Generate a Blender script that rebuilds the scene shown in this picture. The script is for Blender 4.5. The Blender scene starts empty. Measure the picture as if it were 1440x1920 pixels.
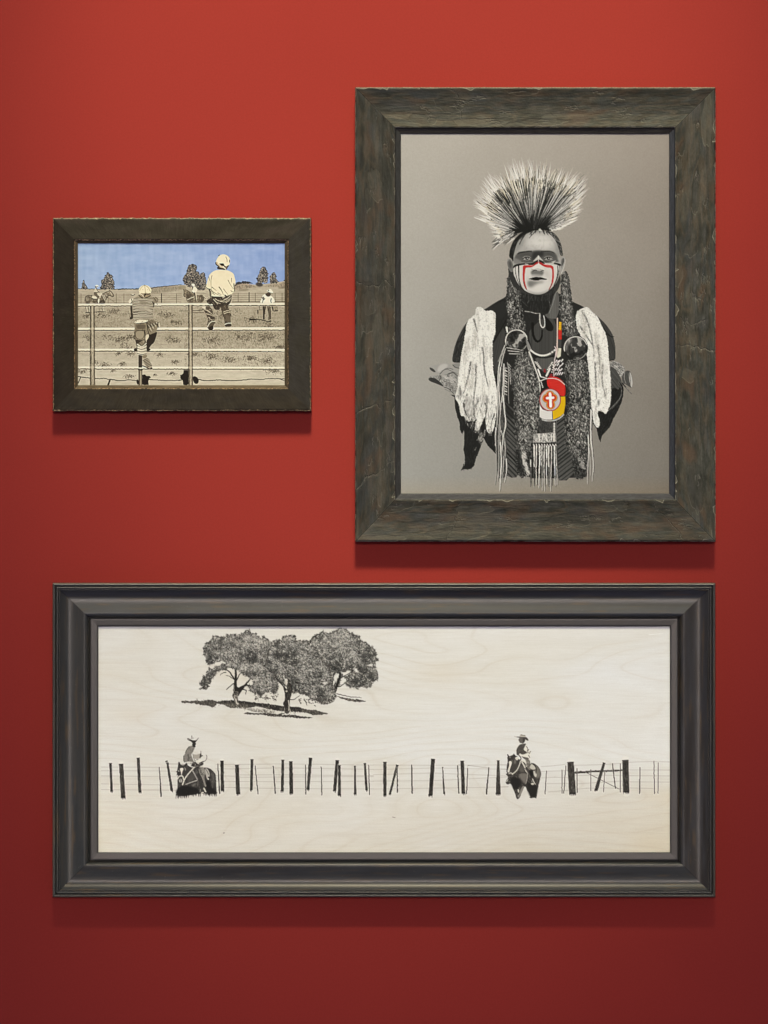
import math
import numpy as np

# ---------------------------------------------------------------------------
#  A small brush engine.  The three pictures are painted stroke by stroke into
#  arrays of paint colour (one sample per millimetre of board); the boards are
#  meshes with one vertex per sample that carry this paint as a colour attribute.
#  Wall coordinates: millimetres, x to the right and y downwards from the top
#  left of the wall section.
# ---------------------------------------------------------------------------
Z = {  # drawing sheets: (origin x, origin y, units per mm)
 'A': (860, 290, 5.3333), 'F': (940, 410, 10.667), 'L': (795, 560, 6.4), 'R': (980, 560, 6.4),
 'BL': (850, 680, 7.3846), 'BR': (980, 680, 7.3846),
 'S1': (140, 450, 6.857), 'S2': (335, 450, 6.857), 'S3': (235, 520, 10.667), 'S4': (340, 465, 12.0),
 'R1': (145, 515, 18.0), 'B1': (470, 530, 20.571),
 'T': (335, 1170, 3.7403), 'T1': (335, 1165, 7.2), 'T2': (520, 1165, 7.2),
 'W1': (190, 1370, 5.5385), 'W2': (440, 1370, 5.5385), 'W3': (700, 1370, 5.5385), 'W4': (930, 1360, 4.3636),
 'H1': (320, 1370, 14.4), 'H2': (935, 1370, 14.22), 'P': (0, 0, 1.0)}


def q(spec):
    """'A 10,20 30,40 L 5,5' -> points in wall millimetres."""
    pts = []
    o = Z['P']
    for t in spec.split():
        if t in Z:
            o = Z[t]
        else:
            a, b = t.split(',')
            pts.append((o[0] + float(a) / o[2], o[1] + float(b) / o[2]))
    return np.array(pts, float)


def chaikin(p, n=1, closed=True):
    for _ in range(n):
        if closed:
            r = np.roll(p, -1, 0)
            p = np.stack([p * .75 + r * .25, p * .25 + r * .75], 1).reshape(-1, 2)
        else:
            a, b = p[:-1], p[1:]
            m = np.stack([a * .75 + b * .25, a * .25 + b * .75], 1).reshape(-1, 2)
            p = np.vstack([p[:1], m, p[-1:]])
    return p


def resample(p, step):
    d = np.hypot(*(p[1:] - p[:-1]).T)
    s = np.concatenate([[0], np.cumsum(d)])
    n = max(2, int(s[-1] / step) + 1)
    t = np.linspace(0, s[-1], n)
    return np.stack([np.interp(t, s, p[:, 0]), np.interp(t, s, p[:, 1])], 1)


def box(m, r):
    r = int(r)
    if r < 1:
        return m
    k = 2 * r + 1
    for ax in (0, 1):
        pad = [(0, 0), (0, 0)]
        pad[ax] = (r + 1, r)
        c = np.cumsum(np.pad(m, pad, mode='edge'), axis=ax)
        if ax == 0:
            m = (c[k:] - c[:-k]) / k
        else:
            m = (c[:, k:] - c[:, :-k]) / k
    return m


def vnoise(rs, H, W, sy, sx, oct=1):
    out = np.zeros((H, W))
    amp, tot = 1.0, 0.0
    for _ in range(oct):
        gh, gw = int(H / sy) + 3, int(W / sx) + 3
        g = rs.rand(gh, gw)
        y = np.arange(H) / sy
        x = np.arange(W) / sx
        yi, xi = y.astype(int), x.astype(int)
        fy, fx = y - yi, x - xi
        fy = (fy * fy * (3 - 2 * fy))[:, None]
        fx = (fx * fx * (3 - 2 * fx))[None]
        a = g[np.ix_(yi, xi)]; b = g[np.ix_(yi, xi + 1)]
        c = g[np.ix_(yi + 1, xi)]; d = g[np.ix_(yi + 1, xi + 1)]
        out += amp * ((a * (1 - fx) + b * fx) * (1 - fy) + (c * (1 - fx) + d * fx) * fy)
        tot += amp
        amp *= .5
        sy, sx = max(1.0, sy / 2), max(1.0, sx / 2)
    return out / tot


def col(c):
    if isinstance(c, (int, float)):      # neutral warm ink grey
        return np.array([c, c * .965 + 1, c * .905 + 1]) / 255.0
    return np.array(c, float) / 255.0


class Canvas:
    def __init__(s, x0, y0, x1, y1, seed, S=1.0):
        s.S = S
        s.x0, s.y0, s.x1, s.y1 = x0, y0, x1, y1
        s.W = int(round((x1 - x0) * S)) + 1
        s.H = int(round((y1 - y0) * S)) + 1
        s.sx = (s.W - 1) / (x1 - x0)
        s.sy = (s.H - 1) / (y1 - y0)
        s.rgb = np.zeros((s.H, s.W, 3))
        s.id = np.zeros((s.H, s.W), np.int32)
        s.rs = np.random.RandomState(seed)
        s.cur = 0

    def to(s, p):
        p = np.asarray(p, float)
        return np.stack([(p[..., 0] - s.x0) * s.sx, (p[..., 1] - s.y0) * s.sy], -1)

    def mask(s, pts, soft=0):
        """Anti-aliased coverage of a closed outline (wall coordinates)."""
        p = s.to(pts)
        m = np.zeros((s.H, s.W))
        ya = max(0, int(math.floor(p[:, 1].min())) - 1)
        yb = min(s.H, int(math.ceil(p[:, 1].max())) + 2)
        x1, y1 = p[:, 0], p[:, 1]
        x2, y2 = np.roll(x1, -1), np.roll(y1, -1)
        SS = 4
        px = np.arange(s.W) - .5
        for r in range(ya, yb):
            row = m[r]
            for k in range(SS):
                yy = r - .5 + (k + .5) / SS
                hit = (y1 <= yy) != (y2 <= yy)
                if not hit.any():
                    continue
                xs = np.sort(x1[hit] + (yy - y1[hit]) * (x2[hit] - x1[hit]) / (y2[hit] - y1[hit]))
                for j in range(0, len(xs) - 1, 2):
                    a, b = xs[j], xs[j + 1]
                    i0, i1 = max(0, int(a) - 1), min(s.W, int(b) + 3)
                    if i1 > i0:
                        row[i0:i1] += np.clip(np.minimum(px[i0:i1] + 1, b) - np.maximum(px[i0:i1], a), 0, 1) / SS
        if soft:
            m = box(box(m, soft), soft)
        return m

    def put(s, m, c, a=1.0, tag=True):
        m = m * a
        c = col(c) if not isinstance(c, np.ndarray) else c
        k = m > 1e-3
        if c.ndim == 3:
            s.rgb[k] += (c[k] - s.rgb[k]) * m[k][:, None]
        else:
            s.rgb[k] += (c - s.rgb[k]) * m[k][:, None]
        if tag and s.cur:
            s.id[m > .45] = s.cur

    def poly(s, spec, c, a=1.0, soft=0, sm=1, clip=None, tag=True):
        p = q(spec) if isinstance(spec, str) else spec
        if sm:
            p = chaikin(p, sm)
        m = s.mask(p, soft)
        if clip is not None:
            m = m * clip
        s.put(m, c, a, tag)
        return m

    def seg(s, x0, y0, x1, y1, r0, r1, c, a=1.0, clip=None, tag=True):
        """One tapered dab, in sample coordinates."""
        R = max(r0, r1) + 1.2
        ia, ib = int(min(x0, x1) - R), int(max(x0, x1) + R) + 2
        ja, jb = int(min(y0, y1) - R), int(max(y0, y1) + R) + 2
        ia, ja = max(ia, 0), max(ja, 0)
        ib, jb = min(ib, s.W), min(jb, s.H)
        if ib <= ia or jb <= ja:
            return
        X = np.arange(ia, ib)[None] - x0
        Y = np.arange(ja, jb)[:, None] - y0
        dx, dy = x1 - x0, y1 - y0
        L = dx * dx + dy * dy
        t = np.clip((X * dx + Y * dy) / L, 0, 1) if L > 1e-9 else np.zeros((jb - ja, ib - ia))
        d = np.hypot(X - t * dx, Y - t * dy)
        r = r0 + (r1 - r0) * t
        re = np.maximum(r, .5)
        m = np.clip(re - d + .5, 0, 1) * np.minimum(1, r / .5) * a
        if clip is not None:
            m = m * clip[ja:jb, ia:ib]
        v = s.rgb[ja:jb, ia:ib]
        v += (c - v) * m[..., None]
        if tag and s.cur:
            s.id[ja:jb, ia:ib][m > .4] = s.cur

    def line(s, spec, c, w0=1.0, w1=None, a=1.0, sm=1, clip=None, tag=True, wob=0):
        p = q(spec) if isinstance(spec, str) else np.asarray(spec, float)
        if sm:
            p = chaikin(p, sm, False)
        if wob:
            p = resample(p, 2.5)
            p = p + s.rs.randn(*p.shape) * wob
        p = s.to(p)
        w1 = w0 if w1 is None else w1
        w0, w1 = w0 * s.S, w1 * s.S
        n = len(p) - 1
        c = col(c)
        for i in range(n):
            f0, f1 = i / n, (i + 1) / n
            s.seg(p[i, 0], p[i, 1], p[i + 1, 0], p[i + 1, 1], (w0 + (w1 - w0) * f0) / 2, (w0 + (w1 - w0) * f1) / 2, c, a, clip, tag)

    def scatter(s, m, n):
        """n random sample positions inside a mask."""
        k = np.flatnonzero(m > .5)
        if len(k) == 0:
            return np.zeros((0, 2))
        i = s.rs.choice(k, n)
        return np.stack([i % s.W + s.rs.rand(n) - .5, i // s.W + s.rs.rand(n) - .5], 1)

    def hairs(s, m, n, ang, spread, ln, w, cols, a=.8, clip=True, tag=True):
        """Short strokes inside a mask; ang may be a function of (x, y) in mm."""
        rs = s.rs
        P = s.scatter(m, n)
        cl = m if clip else None
        cols = [col(c) for c in cols]
        for x, y in P:
            t = ang(x / s.sx + s.x0, y / s.sy + s.y0) if callable(ang) else ang
            t += rs.randn() * spread
            l = (ln[0] + (ln[1] - ln[0]) * rs.rand()) * s.S
            c = cols[rs.randint(len(cols))]
            ww = w * s.S * (.6 + .8 * rs.rand()) / 2
            s.seg(x, y, x + math.cos(t) * l, y + math.sin(t) * l, ww, ww * .35, c, a * (.55 + .45 * rs.rand()), cl, tag)

    def hatch(s, m, ang, gap, w, c, a=.6, jit=.4):
        """Parallel pen hatching clipped to a mask."""
        ys, xs = np.nonzero(m > .3)
        if len(xs) == 0:
            return
        cx, cy = xs.mean(), ys.mean()
        R = .5 * math.hypot(np.ptp(xs), np.ptp(ys)) + 2
        dx, dy = math.cos(ang), math.sin(ang)
        k = -R
        c = col(c)
        while k < R:
            ox, oy = cx - dy * k, cy + dx * k
            r = w * (.6 + .8 * s.rs.rand()) / 2
            s.seg(ox - dx * R, oy - dy * R, ox + dx * R, oy + dy * R, r, r, c, a * (.5 + .5 * s.rs.rand()), m)
            k += gap * (1 + jit * (s.rs.rand() - .5) * 2)


def rag(p, amp, step, rs):
    """Closed outline with a ragged edge."""
    p = resample(np.vstack([p, p[:1]]), step)[:-1]
    return p + rs.randn(*p.shape) * amp


def crisp(C, r, amt, con=1.0):
    """firm up the finished painting a little"""
    for c in range(3):
        b = box(C.rgb[..., c], r)
        C.rgb[..., c] = b + (C.rgb[..., c] - b) * (1 + amt)
    C.rgb = np.clip((C.rgb - .5) * con + .5, .02, .98)
    return C

# light set-up and paint balance
KEY = dict(loc=(.12, -2.9, 4.7), aim=(.03, 0, .72), w=9800, r=.85, size=11.2, col=(1, .88, .62))
FILL = dict(loc=(-.15, -10.5, 2.6), aim=(-.05, 0, 1.15), w=60000, r=3.4, size=9.0, col=(1, .86, .78))
TOP = dict(loc=(.0, -4.0, 5.5), aim=(.05, 0, 1.25), w=1500, r=.35, size=21, col=(1, .95, .50))
AMB = ((1.0, .87, 1.32, 1), .225)
ART_GAIN = (1, 1, 1)
FR_GAIN = (.95, .95, .85)


# ----------------------------------------------------------------- portrait --
def paint_portrait():
    C = Canvas(751.5, 250.5, 1254.5, 925.5, 7)
    rs = C.rs
    H, W = C.H, C.W
    u = np.linspace(0, 1, W)[None]
    v = np.linspace(0, 1, H)[:, None]
    n = vnoise(rs, H, W, 120, 90, 3) - .5
    base = np.zeros((H, W, 3))
    # soft grey wash, paler upper left, darker lower right
    tl, tr, bl, br = [np.array(c, float) for c in ((186, 178, 163), (154, 143, 129), (158, 155, 145), (122, 115, 104))]
    vv = v[..., None]
    uu = u[..., None]
    base = (tl * (1 - uu) + tr * uu) * (1 - vv) + (bl * (1 - uu) + br * uu) * vv
    base = base + n[..., None] * 9 + (rs.rand(H, W, 1) - .5) * 4 + (vnoise(rs, H, W, 2.2, 2.2)[..., None] - .5) * 5
    base += np.array([5, 0, -6]) * np.clip((vv - .95) / .05, 0, 1)
    C.rgb = base / 255.0

    INK, DK, MID, LT, CR = 31, 46, 105, 178, 226
    # ---- hands (behind the wool)
    C.cur = 4
    m = C.poly('L 65,815 110,800 180,790 225,772 262,766 310,790 345,830 400,850 410,930 300,905 190,918 140,890 75,850', 158)
    C.poly('L 180,800 250,775 300,800 240,850 190,880 150,880', 190, .8, 1)
    C.poly('L 62,822 110,838 145,880 120,884 75,855', 52, .9)
    C.line('L 190,905 240,850 300,830 350,850', 60, 1.2, .5)
    C.line('L 215,870 270,840 330,870 400,900', 86, 1, .6)
    C.poly('L 340,792 400,764 440,760 435,840 370,838', 138)
    C.line('L 345,795 375,825 420,835', 62, 1.2, .8)
    m = C.poly('L 48,960 75,932 130,922 200,925 260,908 330,880 405,925 400,1110 360,1146 310,1100 240,1060 160,1022 70,992', 150)
    C.hatch(m, .75, 3.4, .8, 88, .6)
    C.poly('L 200,930 290,905 370,930 390,1040 320,1010 250,960', 186, .7, 1)
    C.hairs(m, 260, .9, .7, (2, 5), 1.0, [62, 84, 112, 196, 210, 186], .8)
    C.poly('L 48,962 80,942 150,962 215,1020 245,1062 160,1024 70,992', 44, .9)
    C.line('L 190,920 205,950 180,985', 50, 1.4, .6)
    C.line('L 240,1060 300,1080 360,1146', 60, 1.2, .8)
    for k in range(6):
        C.line(q('L 250,%d 320,%d 392,%d' % (965 + k * 24, 990 + k * 26, 1010 + k * 22)), 92, .8, .5, .7)
    C.line('L 290,905 350,880 405,930', 40, 1.6, 1)
    # right hand holding a fan and a stick
    C.cur = 6
    m = C.poly('R 1040,770 1070,744 1130,755 1200,800 1232,850 1215,905 1190,945 1130,930 1060,900', 150)
    C.hairs(m, 190, .8, .5, (2, 5), 1.0, [70, 100, 196, 212], .85)
    for sp in ('R 1060,780 1120,790 1170,840', 'R 1100,765 1165,810 1200,870', 'R 1050,830 1120,850 1180,910'):
        C.line(sp, 66, 1.1, .5, .8)
    m = C.poly('R 1190,920 1230,868 1275,860 1302,890 1322,1000 1312,1072 1285,1062 1240,1030 1195,1012', 66)
    C.hatch(m, 1.1, 2.2, .7, 130, .6)
    C.poly('R 1275,872 1300,893 1322,1000 1312,1072 1296,1050 1278,985', 205, .85)
    C.line('R 1280,880 1292,960 1290,1050', 60, .8)
    C.line('R 1225,880 1215,950 1240,1020', 165, .9, .6)
    C.line('R 1195,1015 1245,1070 1305,1143', 42, 2.6, 1.0)
    C.line('R 1240,1062 1300,1136', 190, 1.0, .6, .8)

    # ---- black shirt and sleeves
    C.cur = 3
    body = 'P 948,557 930,566 909,580 890,590 L 520,270 440,400 375,545 338,715 345,768 430,765 600,800 P 905,690 932,880 1000,898 1105,895 1108,690 R 1045,745 1113,738 1115,650 1110,560 1082,430 1000,308 900,212 830,158 715,88 600,38 P 1040,545 960,545'
    m = C.poly(body, 39)
    C.hairs(m, 1500, 1.62, .25, (3, 8), .7, [24, 62, 74, 58], .65)
    # left hanging sleeve with its torn hem
    lo = q('BL -40,440 15,480 20,600 50,740 85,830 90,920 122,995 150,930 152,1130 136,1190 160,1290 160,1420 128,1440 98,1498 140,1475 168,1472 205,1480 240,1470 296,1420 300,1370 330,1290 378,1170 404,1090 350,1110 345,1020 392,960 420,1050 470,1140 612,1288 612,900 560,600 300,500')
    m = C.poly(rag(lo, .28, 2.2, rs), 34, sm=0)
    C.hairs(m, 700, 1.75, .2, (3, 9), .7, [22, 55, 66], .6)
    for k in range(26):
        f = rs.rand()
        x, y = 330 + 60 * f + rs.randn() * 16, 1150 - 90 * f + rs.randn() * 40
        C.line(q('BL %f,%f %f,%f' % (x, y, x + 30 + rs.randn() * 8, y - 45)), 36 if rs.rand() < .75 else 150, .9, .3)
    for k in range(9):
        x = 130 + k * 16
        C.line(q('BL %f,1405 %f,%f' % (x + 12, x - 4 + rs.randn() * 4, 1482 + rs.randn() * 8)), 30, 1.3, .3)
    # sleeve folds
    m = C.poly('L 500,290 440,410 385,545 345,700 350,755 430,755 450,600 485,450', 58, .55, 1)
    C.hairs(m, 160, 1.9, .2, (4, 10), .9, [90, 28, 28, 78], .7)
    C.poly('L 830,530 900,420 970,330 980,600 900,760 880,900 840,900 815,600', 76, .85)
    m = C.mask(q('L 830,530 900,420 970,330 980,600 900,760 880,900 840,900 815,600'))
    C.hatch(m, 1.75, 1.7, .8, 38, .6)
    C.line('L 820,550 900,410 985,260', 22, 2.2, 1.2)
    C.poly('L 735,135 830,85 980,15 985,200 900,260 870,180 780,140', 44, .8)
    m = C.mask(q('R 905,220 1000,312 1080,432 1108,560 1110,720 1050,735 1030,560 1000,430'))
    C.put(m, 78, .8)
    C.hatch(m, 1.25, 2.2, 1.0, 34, .7)
    C.line('R 910,240 1000,400 1075,470', 24, 1.8, .8)
    C.line('R 1000,420 1050,450 1095,455', 26, 1.6, .8)
    # right sleeve point
    C.poly('R 1045,800 1120,850 1180,960 1195,1030 1150,1090 1060,1085 1050,960', 84)
    m = C.mask(q('R 1045,800 1120,850 1180,960 1195,1030 1150,1090 1060,1085 1050,960'))
    C.hatch(m, .9, 2, .9, 44, .7)
    lo = q('R 1055,1080 1110,1070 1150,1090 1165,1060 1150,1000 1195,1030 1212,1085 1206,1160 1190,1235 1145,1340 1098,1425 1045,1545 955,1640 932,1728 905,1645 888,1565 845,1500 825,1340 900,1340 1000,1375')
    m = C.poly(rag(lo, .22, 2.5, rs), 30, sm=0)
    C.hairs(m, 320, 2.0, .35, (3, 8), .8, [20, 58, 68], .6)
    C.line('R 1030,1340 1110,1265 1180,1180 1190,1080 1150,1000', 165, 1.0, .5, .8)
    C.line('R 1070,1320 1150,1235 1185,1160', 140, .8, .4, .8)

    # ---- lower body: diagonal quilting, vest front
    for spec, a, x in (('BL 715,540 770,590 850,660 866,1200 890,1560 870,1590 800,1592 740,1565 728,1100', .80, 0),
                       ('BR 470,830 580,740 600,1150 700,1250 712,1520 610,1630 500,1632 480,1200', -.66, 1)):
        m = C.poly(spec, 84, sm=0)
        C.hairs(m, 260, a, .2, (2, 5), .7, [74, 125], .5)
        C.hatch(m, a, 6.2, 2.4, 24, 1.0, .15)
        C.hatch(m, a, 5.6, .7, 60, .5, .8)
    C.poly('BL 700,560 740,560 790,640 850,690 830,800 760,740 715,680', 34, .8, 1)
    m = C.poly('BR 180,780 450,790 470,980 300,985 220,960', 66)
    C.hairs(m, 160, 1.6, .4, (3, 8), .9, [34, 96, 40], .8)
    C.poly('BR 95,1150 480,1150 490,1600 100,1600', 36, .9, sm=0)
    # shirt front under the choker
    m = C.poly('R 60,420 130,330 260,220 400,220 405,640 330,690 230,705 130,660', 74)
    C.hatch(m, 1.57, 1.9, .9, 46, .7)
    C.poly('R 230,180 300,230 375,330 360,395 290,385 265,330', 24)
    for k in (0, 1):
        C.line('R 120,300 120,420 150,500 190,520 230,470 236,380', 22, 5, 2.5, .85)
    m = C.poly('R 135,700 400,690 400,800 360,790 300,900 230,870 190,790', 92)
    C.hatch(m, 1.57, 2.0, .8, 58, .7)
    C.poly('R 200,980 300,985 300,1070 240,1100 205,1080', 28)
    C.line('R 130,690 240,715 380,690', 30, 2.4)

    # ---- neck cloth
    m = C.poly('A 570,1330 640,1390 800,1420 940,1360 985,1400 960,1480 905,1580 780,1590 650,1580 580,1500', 34)
    C.hairs(m, 420, 1.57, .12, (4, 10), .7, [20, 56, 70, 62], .6)
    m = C.poly('A 955,1390 1005,1360 1000,1640 900,1640 855,1600 905,1585 935,1470', 104)
    C.hatch(m, 1.6, 1.6, .7, 66, .7)
    C.line('A 968,1380 950,1470 905,1585', 150, .9, .4)
    C.line('A 905,1460 918,1520 905,1580', 130, .7, .4)
    C.line('A 690,1480 740,1410', 110, .7, .4)
    C.line('A 640,1470 690,1520', 90, .7, .4)

    # ---- fur braids and pelts
    def fur(spec, n, tone, ang, ln, dark=.45, raggy=.5):
        p = chaikin(q(spec), 1)
        m = C.mask(rag(p, raggy, 2.0, rs))
        C.put(m, tone)
        fl = vnoise(rs, H, W, 16, 12, 2)
        tone = tone * .8
        C.put(m * np.clip((fl - .58) * 5, 0, 1), 128, .5)
        C.put(m * np.clip((.43 - fl) * 6, 0, 1), 26, .75)
        C.hairs(m, int(n * dark), ang, .6, ln, 1.0, [22, 30, 40], .85)
        C.hairs(m, int(n * (1 - dark) * .72), ang, .6, ln, 1.15, [206, 186, 150, 222, 120], .85)
        C.put(m * np.clip((.93 - box(m, 7)) * 2.2, 0, 1), 24, .7)
        e = np.clip(m - box(m, 2) + .0, 0, 1) > .12
        C.hairs(e.astype(float), int(n * .12), ang, .9, (ln[0], ln[1] * .9), .8, [40, 60, 190, 205], .85, clip=False)
        return m

    fur('A 488,1195 545,1190 560,1280 612,1360 640,1430 612,1470 640,1540 650,1640 685,1720 665,1775 560,1785 482,1790 474,1700 500,1600 468,1470 484,1350', 900, 64, 1.75, (2, 4.5))
    fur('A 1050,1168 1075,1160 1105,1225 1122,1350 1138,1500 1152,1600 1168,1700 1205,1815 1060,1840 1030,1750 1018,1620 996,1540 1020,1400 1022,1220', 950, 72, 1.4, (2, 4.5), .4)
    C.hairs(C.mask(q('A 478,1480 520,1460 540,1540 490,1590 478,1540')), 60, 1.2, .8, (2, 4), 1.1, [215, 200, 60], .9)
    fur('L 1090,690 1230,615 1290,690 1345,850 1398,1100 1398,1440 1345,1620 1320,1750 BL 1110,1080 1060,1140 1095,1270 1055,1330 1075,1540 1020,1565 962,1606 885,1545 868,1200 858,900 838,600 838,450 795,290 800,100 870,40', 3600, 74, 1.55, (2.2, 5))
    fur('R 525,735 640,740 765,715 790,950 812,1150 832,1400 822,1600 BR 925,900 915,1100 895,1560 862,1592 775,1615 705,1592 690,1250 600,1190 575,850 600,700 602,250 565,100', 3300, 64, 1.45, (2.2, 5))
    # dark modelling on the pelts
    C.poly('BR 590,100 640,120 660,500 640,700 600,900 585,620', 18, .55, 4)
    C.poly('BL 795,120 860,160 850,560 880,900 900,1300 870,1200 840,700', 20, .5, 4)
    C.poly('BL 880,1180 930,1220 960,1420 1010,1560 900,1540 870,1380', 22, .8, 3)
    C.poly('BL 1010,1250 1090,1260 1055,1330 1070,1480 1000,1380', 24, .75, 2)
    C.hairs(C.mask(q('BL 945,1230 1000,1250 1010,1400 1060,1530 1020,1540 950,1340')), 130, 1.15, .25, (3, 7), 1.1, [215, 200, 170], .9, clip=False)
    C.poly('BR 700,1250 780,1280 800,1400 890,1480 860,1590 780,1610 705,1590', 24, .5, 3)
    C.hairs(C.mask(q('BR 740,1280 850,1380 880,1480 800,1460')), 60, 1.0, .6, (3, 6), 1.0, [190, 170], .8)

    # ---- white wool on the shoulders
    def wool(spec, folds):
        p = chaikin(q(spec), 1)
        m = C.mask(rag(p, .35, 2.0, rs))
        C.put(m, (229, 224, 210))
        for f in folds:
            C.line(f, 120, 5.0, 2.0, .5, clip=m)
            C.line(f, 62, 1.6, .6, .6, clip=m, wob=.5)
        wf = vnoise(rs, H, W, 26, 5, 2)
        C.put(m * np.clip((.47 - wf) * 5, 0, 1), (176, 170, 156), .6)
        C.hairs(m, 1100, 1.5, .8, (.6, 1.8), .85, [96, 120, 150, 168], .7)
        C.hairs(m, 700, 1.6, .6, (1.5, 3.5), 1.2, [244, 238], .7)
        e = np.clip(m - box(m, 2), 0, 1) > .1
        C.hairs(e.astype(float), 420, 0, 3, (.8, 1.9), 1.0, [232, 222, 190], .85, clip=False)
        return m

    m = wool('L 625,112 655,98 695,104 722,138 765,150 812,138 868,182 852,300 862,420 822,490 818,600 828,850 852,980 872,1080 888,1150 880,1300 852,1490 824,1610 772,1622 742,1550 740,1400 690,1500 652,1602 598,1565 640,1430 600,1470 500,1470 480,1400 442,1420 420,1270 368,1180 396,1100 412,950 442,700 492,450 517,270 570,222 622,182',
             ['L 560,760 540,900 500,1060 470,1140', 'L 620,790 625,960 600,1150 590,1300', 'L 720,760 730,900 770,1050', 'L 600,250 620,330 640,400', 'L 700,590 720,690 715,750', 'L 440,1150 430,1050', 'L 650,1230 600,1330 610,1420', 'L 760,1200 750,1330 740,1450', 'L 520,1150 480,1250 500,1400'])
    C.poly('L 500,1180 545,1180 650,1260 620,1440 560,1440 500,1460 470,1330', 150, .6, 2)
    C.poly('L 400,1050 470,1120 440,1200 410,1160', 125, .55, 2)
    C.poly('L 690,1130 760,1180 740,1300 690,1240', 165, .5, 2)
    for sp in ('L 735,1250 750,1320 728,1480', 'L 615,1270 590,1350 620,1450', 'L 470,1250 490,1360 540,1440', 'L 845,1380 800,1500 812,1600'):
        C.line(sp, 46, 2.4, 1.0, .8, wob=.4)
    C.hairs(m * (np.arange(H)[:, None] > (1150 / 6.4 + 560 - 250)), 420, 1.75, .25, (4, 9), 1.1, [236, 228, 130, 96], .7)
    C.hairs(C.mask(q('L 480,1420 620,1420 640,1500 700,1600 740,1540 830,1560 820,1640 700,1660 600,1600 500,1500')), 150, 1.7, .3, (4, 9), 1.0, [34, 40, 140, 210], .8)
    m = wool('R 640,160 712,118 750,98 800,110 832,160 900,215 937,300 1002,430 1022,560 1042,800 1057,950 1062,1230 1022,1350 992,1392 962,1350 908,1335 898,1385 927,1470 922,1545 880,1545 848,1480 832,1340 817,1150 802,950 782,750 742,520 670,400 640,300',
             ['R 715,150 780,270 820,420 850,600 860,700', 'R 690,330 780,470 840,560', 'R 870,770 880,1000 885,1200', 'R 960,800 950,1000 990,1160', 'R 905,560 920,700 930,900'])
    C.poly('R 900,1210 925,1220 918,1290 898,1280', 70, .7, 1)
    C.poly('R 975,1140 1005,1150 990,1190 972,1180', 110, .6, 1)

    # ---- fringe and cords
    def strand(spec, w0, w1, c=214, dk=True):
        if dk:
            C.line(q(spec) + np.array([1.0, .3]), 28, w0 * 1.25, w1, .8)
        C.line(spec, c, w0, w1, wob=.15)
    m = C.poly('BL 690,0 740,60 700,470 740,700 735,1100 740,1560 700,1600 615,1600 600,1290 575,900 610,600 600,380 640,100', 70, .85)
    C.hairs(m, 400, 1.6, .08, (6, 14), .9, [30, 36, 120, 150], .8)
    rows = ['L 968,580 900,760 BL 612,330 612,700 596,980 580,1150', 'L 975,600 930,760 BL 640,380 600,900 590,1160 600,1500 578,1690',
            'BL 700,20 690,340 660,640 640,850 700,1080 720,1180 712,1330', 'BL 715,70 700,460 730,760 700,1000 725,1130 720,1350',
            'BL 655,60 625,330 650,620 655,900 640,1120 640,1380 620,1600 ', 'BL 660,560 640,820 625,1150 630,1500 615,1640',
            'BL 690,450 710,700 735,860 690,1000 660,1400 640,1780', 'BL 650,1100 670,1400 655,1600 648,1760',
            'BL 700,1300 690,1480 675,1660', 'BL 735,1330 740,1480 712,1660', 'BL 590,900 580,1050 590,1170']
    for r in rows:
        strand(r, 1.9, .7, 216 if rs.rand() < .7 else 172)
    for k in range(11):
        y = 70 + k * 36
        C.line(q('BL %f,%f %f,%f' % (716, y, 748 - k * .5, y + 10 + (k % 3) * 7)), 205 if k % 2 else 150, 2.0, 1.3)
    strand('BL 748,0 770,100 760,400 768,570', 1.4, .8, 160)
    for k in range(7):
        C.line(q('BL %f,%f %f,%f' % (765 + k * 4, 20 + k * 38, 800 - k, 60 + k * 40)), 170, 1.6, .6)
    strand('L 970,560 890,760', 1.2, .5)
    strand('L 1262,640 1320,800 1380,960 1396,1110', 2.2, 1.4)
    strand('R 75,640 130,770 180,900 208,1000 210,1130', 1.9, 1.2)
    strand('R 68,600 110,700 160,850 200,960', 1.0, .8, 190)
    strand('BL 1200,400 1200,560 1195,700', 1.0, .6, 170)
    strand('R 382,575 402,600 398,670 375,780 372,930', 1.6, 1.1, (222, 200, 192))
    strand('R 417,232 412,450 408,700', 1.5, 1.0, (214, 190, 176))
    # strands right of the right pelt
    strand('R 818,1330 826,1480 822,1600 BR 942,1100 985,1330 962,1640', 1.6, .7)
    strand('BR 948,660 940,1000 975,1300 985,1520', 2.4, .6)
    strand('BR 905,1000 918,1200 900,1480 895,1680', 1.8, .6)
    strand('BR 920,1180 940,1400 940,1560', 1.0, .5)

    # ---- tassels at the waist
    m = C.poly('BR 150,985 460,965 466,1100 140,1115', 150, sm=0)
    C.hairs(m, 160, 1.5, .9, (2, 5), 1.4, [205, 215, 92, 60], .85)
    for a, b in ((215, 240), (235, 225), (290, 262), (292, 340), (320, 345), (395, 398), (425, 430)):
        C.line(q('BR %d,990 %d,1090' % (a, b)), 220, 1.8, 1.2)
    C.line('BR 130,1128 300,1132 470,1126', 34, 4.2)
    for k in range(9):
        C.line(q('BR %d,1130 %d,1150' % (150 + k * 38, 158 + k * 38)), 205, 1.7)
    for k, x in enumerate((112, 160, 192, 236, 268, 300, 330, 362, 398, 440, 470)):
        y0 = 1420 if k == 0 else 1155
        y1 = (1700, 1725, 1690, 1735, 1770, 1780, 1690, 1720, 1780, 1700, 1690)[k]
        w = (1.2, 3.0, 2.3, 3.3, 1.8, 2.2, 2.5, 2.8, 1.8, 2.6, 1.6)[k]
        strand('BR %d,%d %d,%d %d,%d %d,%d' % (x, y0, x + rs.randint(-6, 7), 1320, x + rs.randint(-8, 9), 1500, x + rs.randint(-10, 12), y1), w, .8, 205 if k % 3 else 222)
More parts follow.
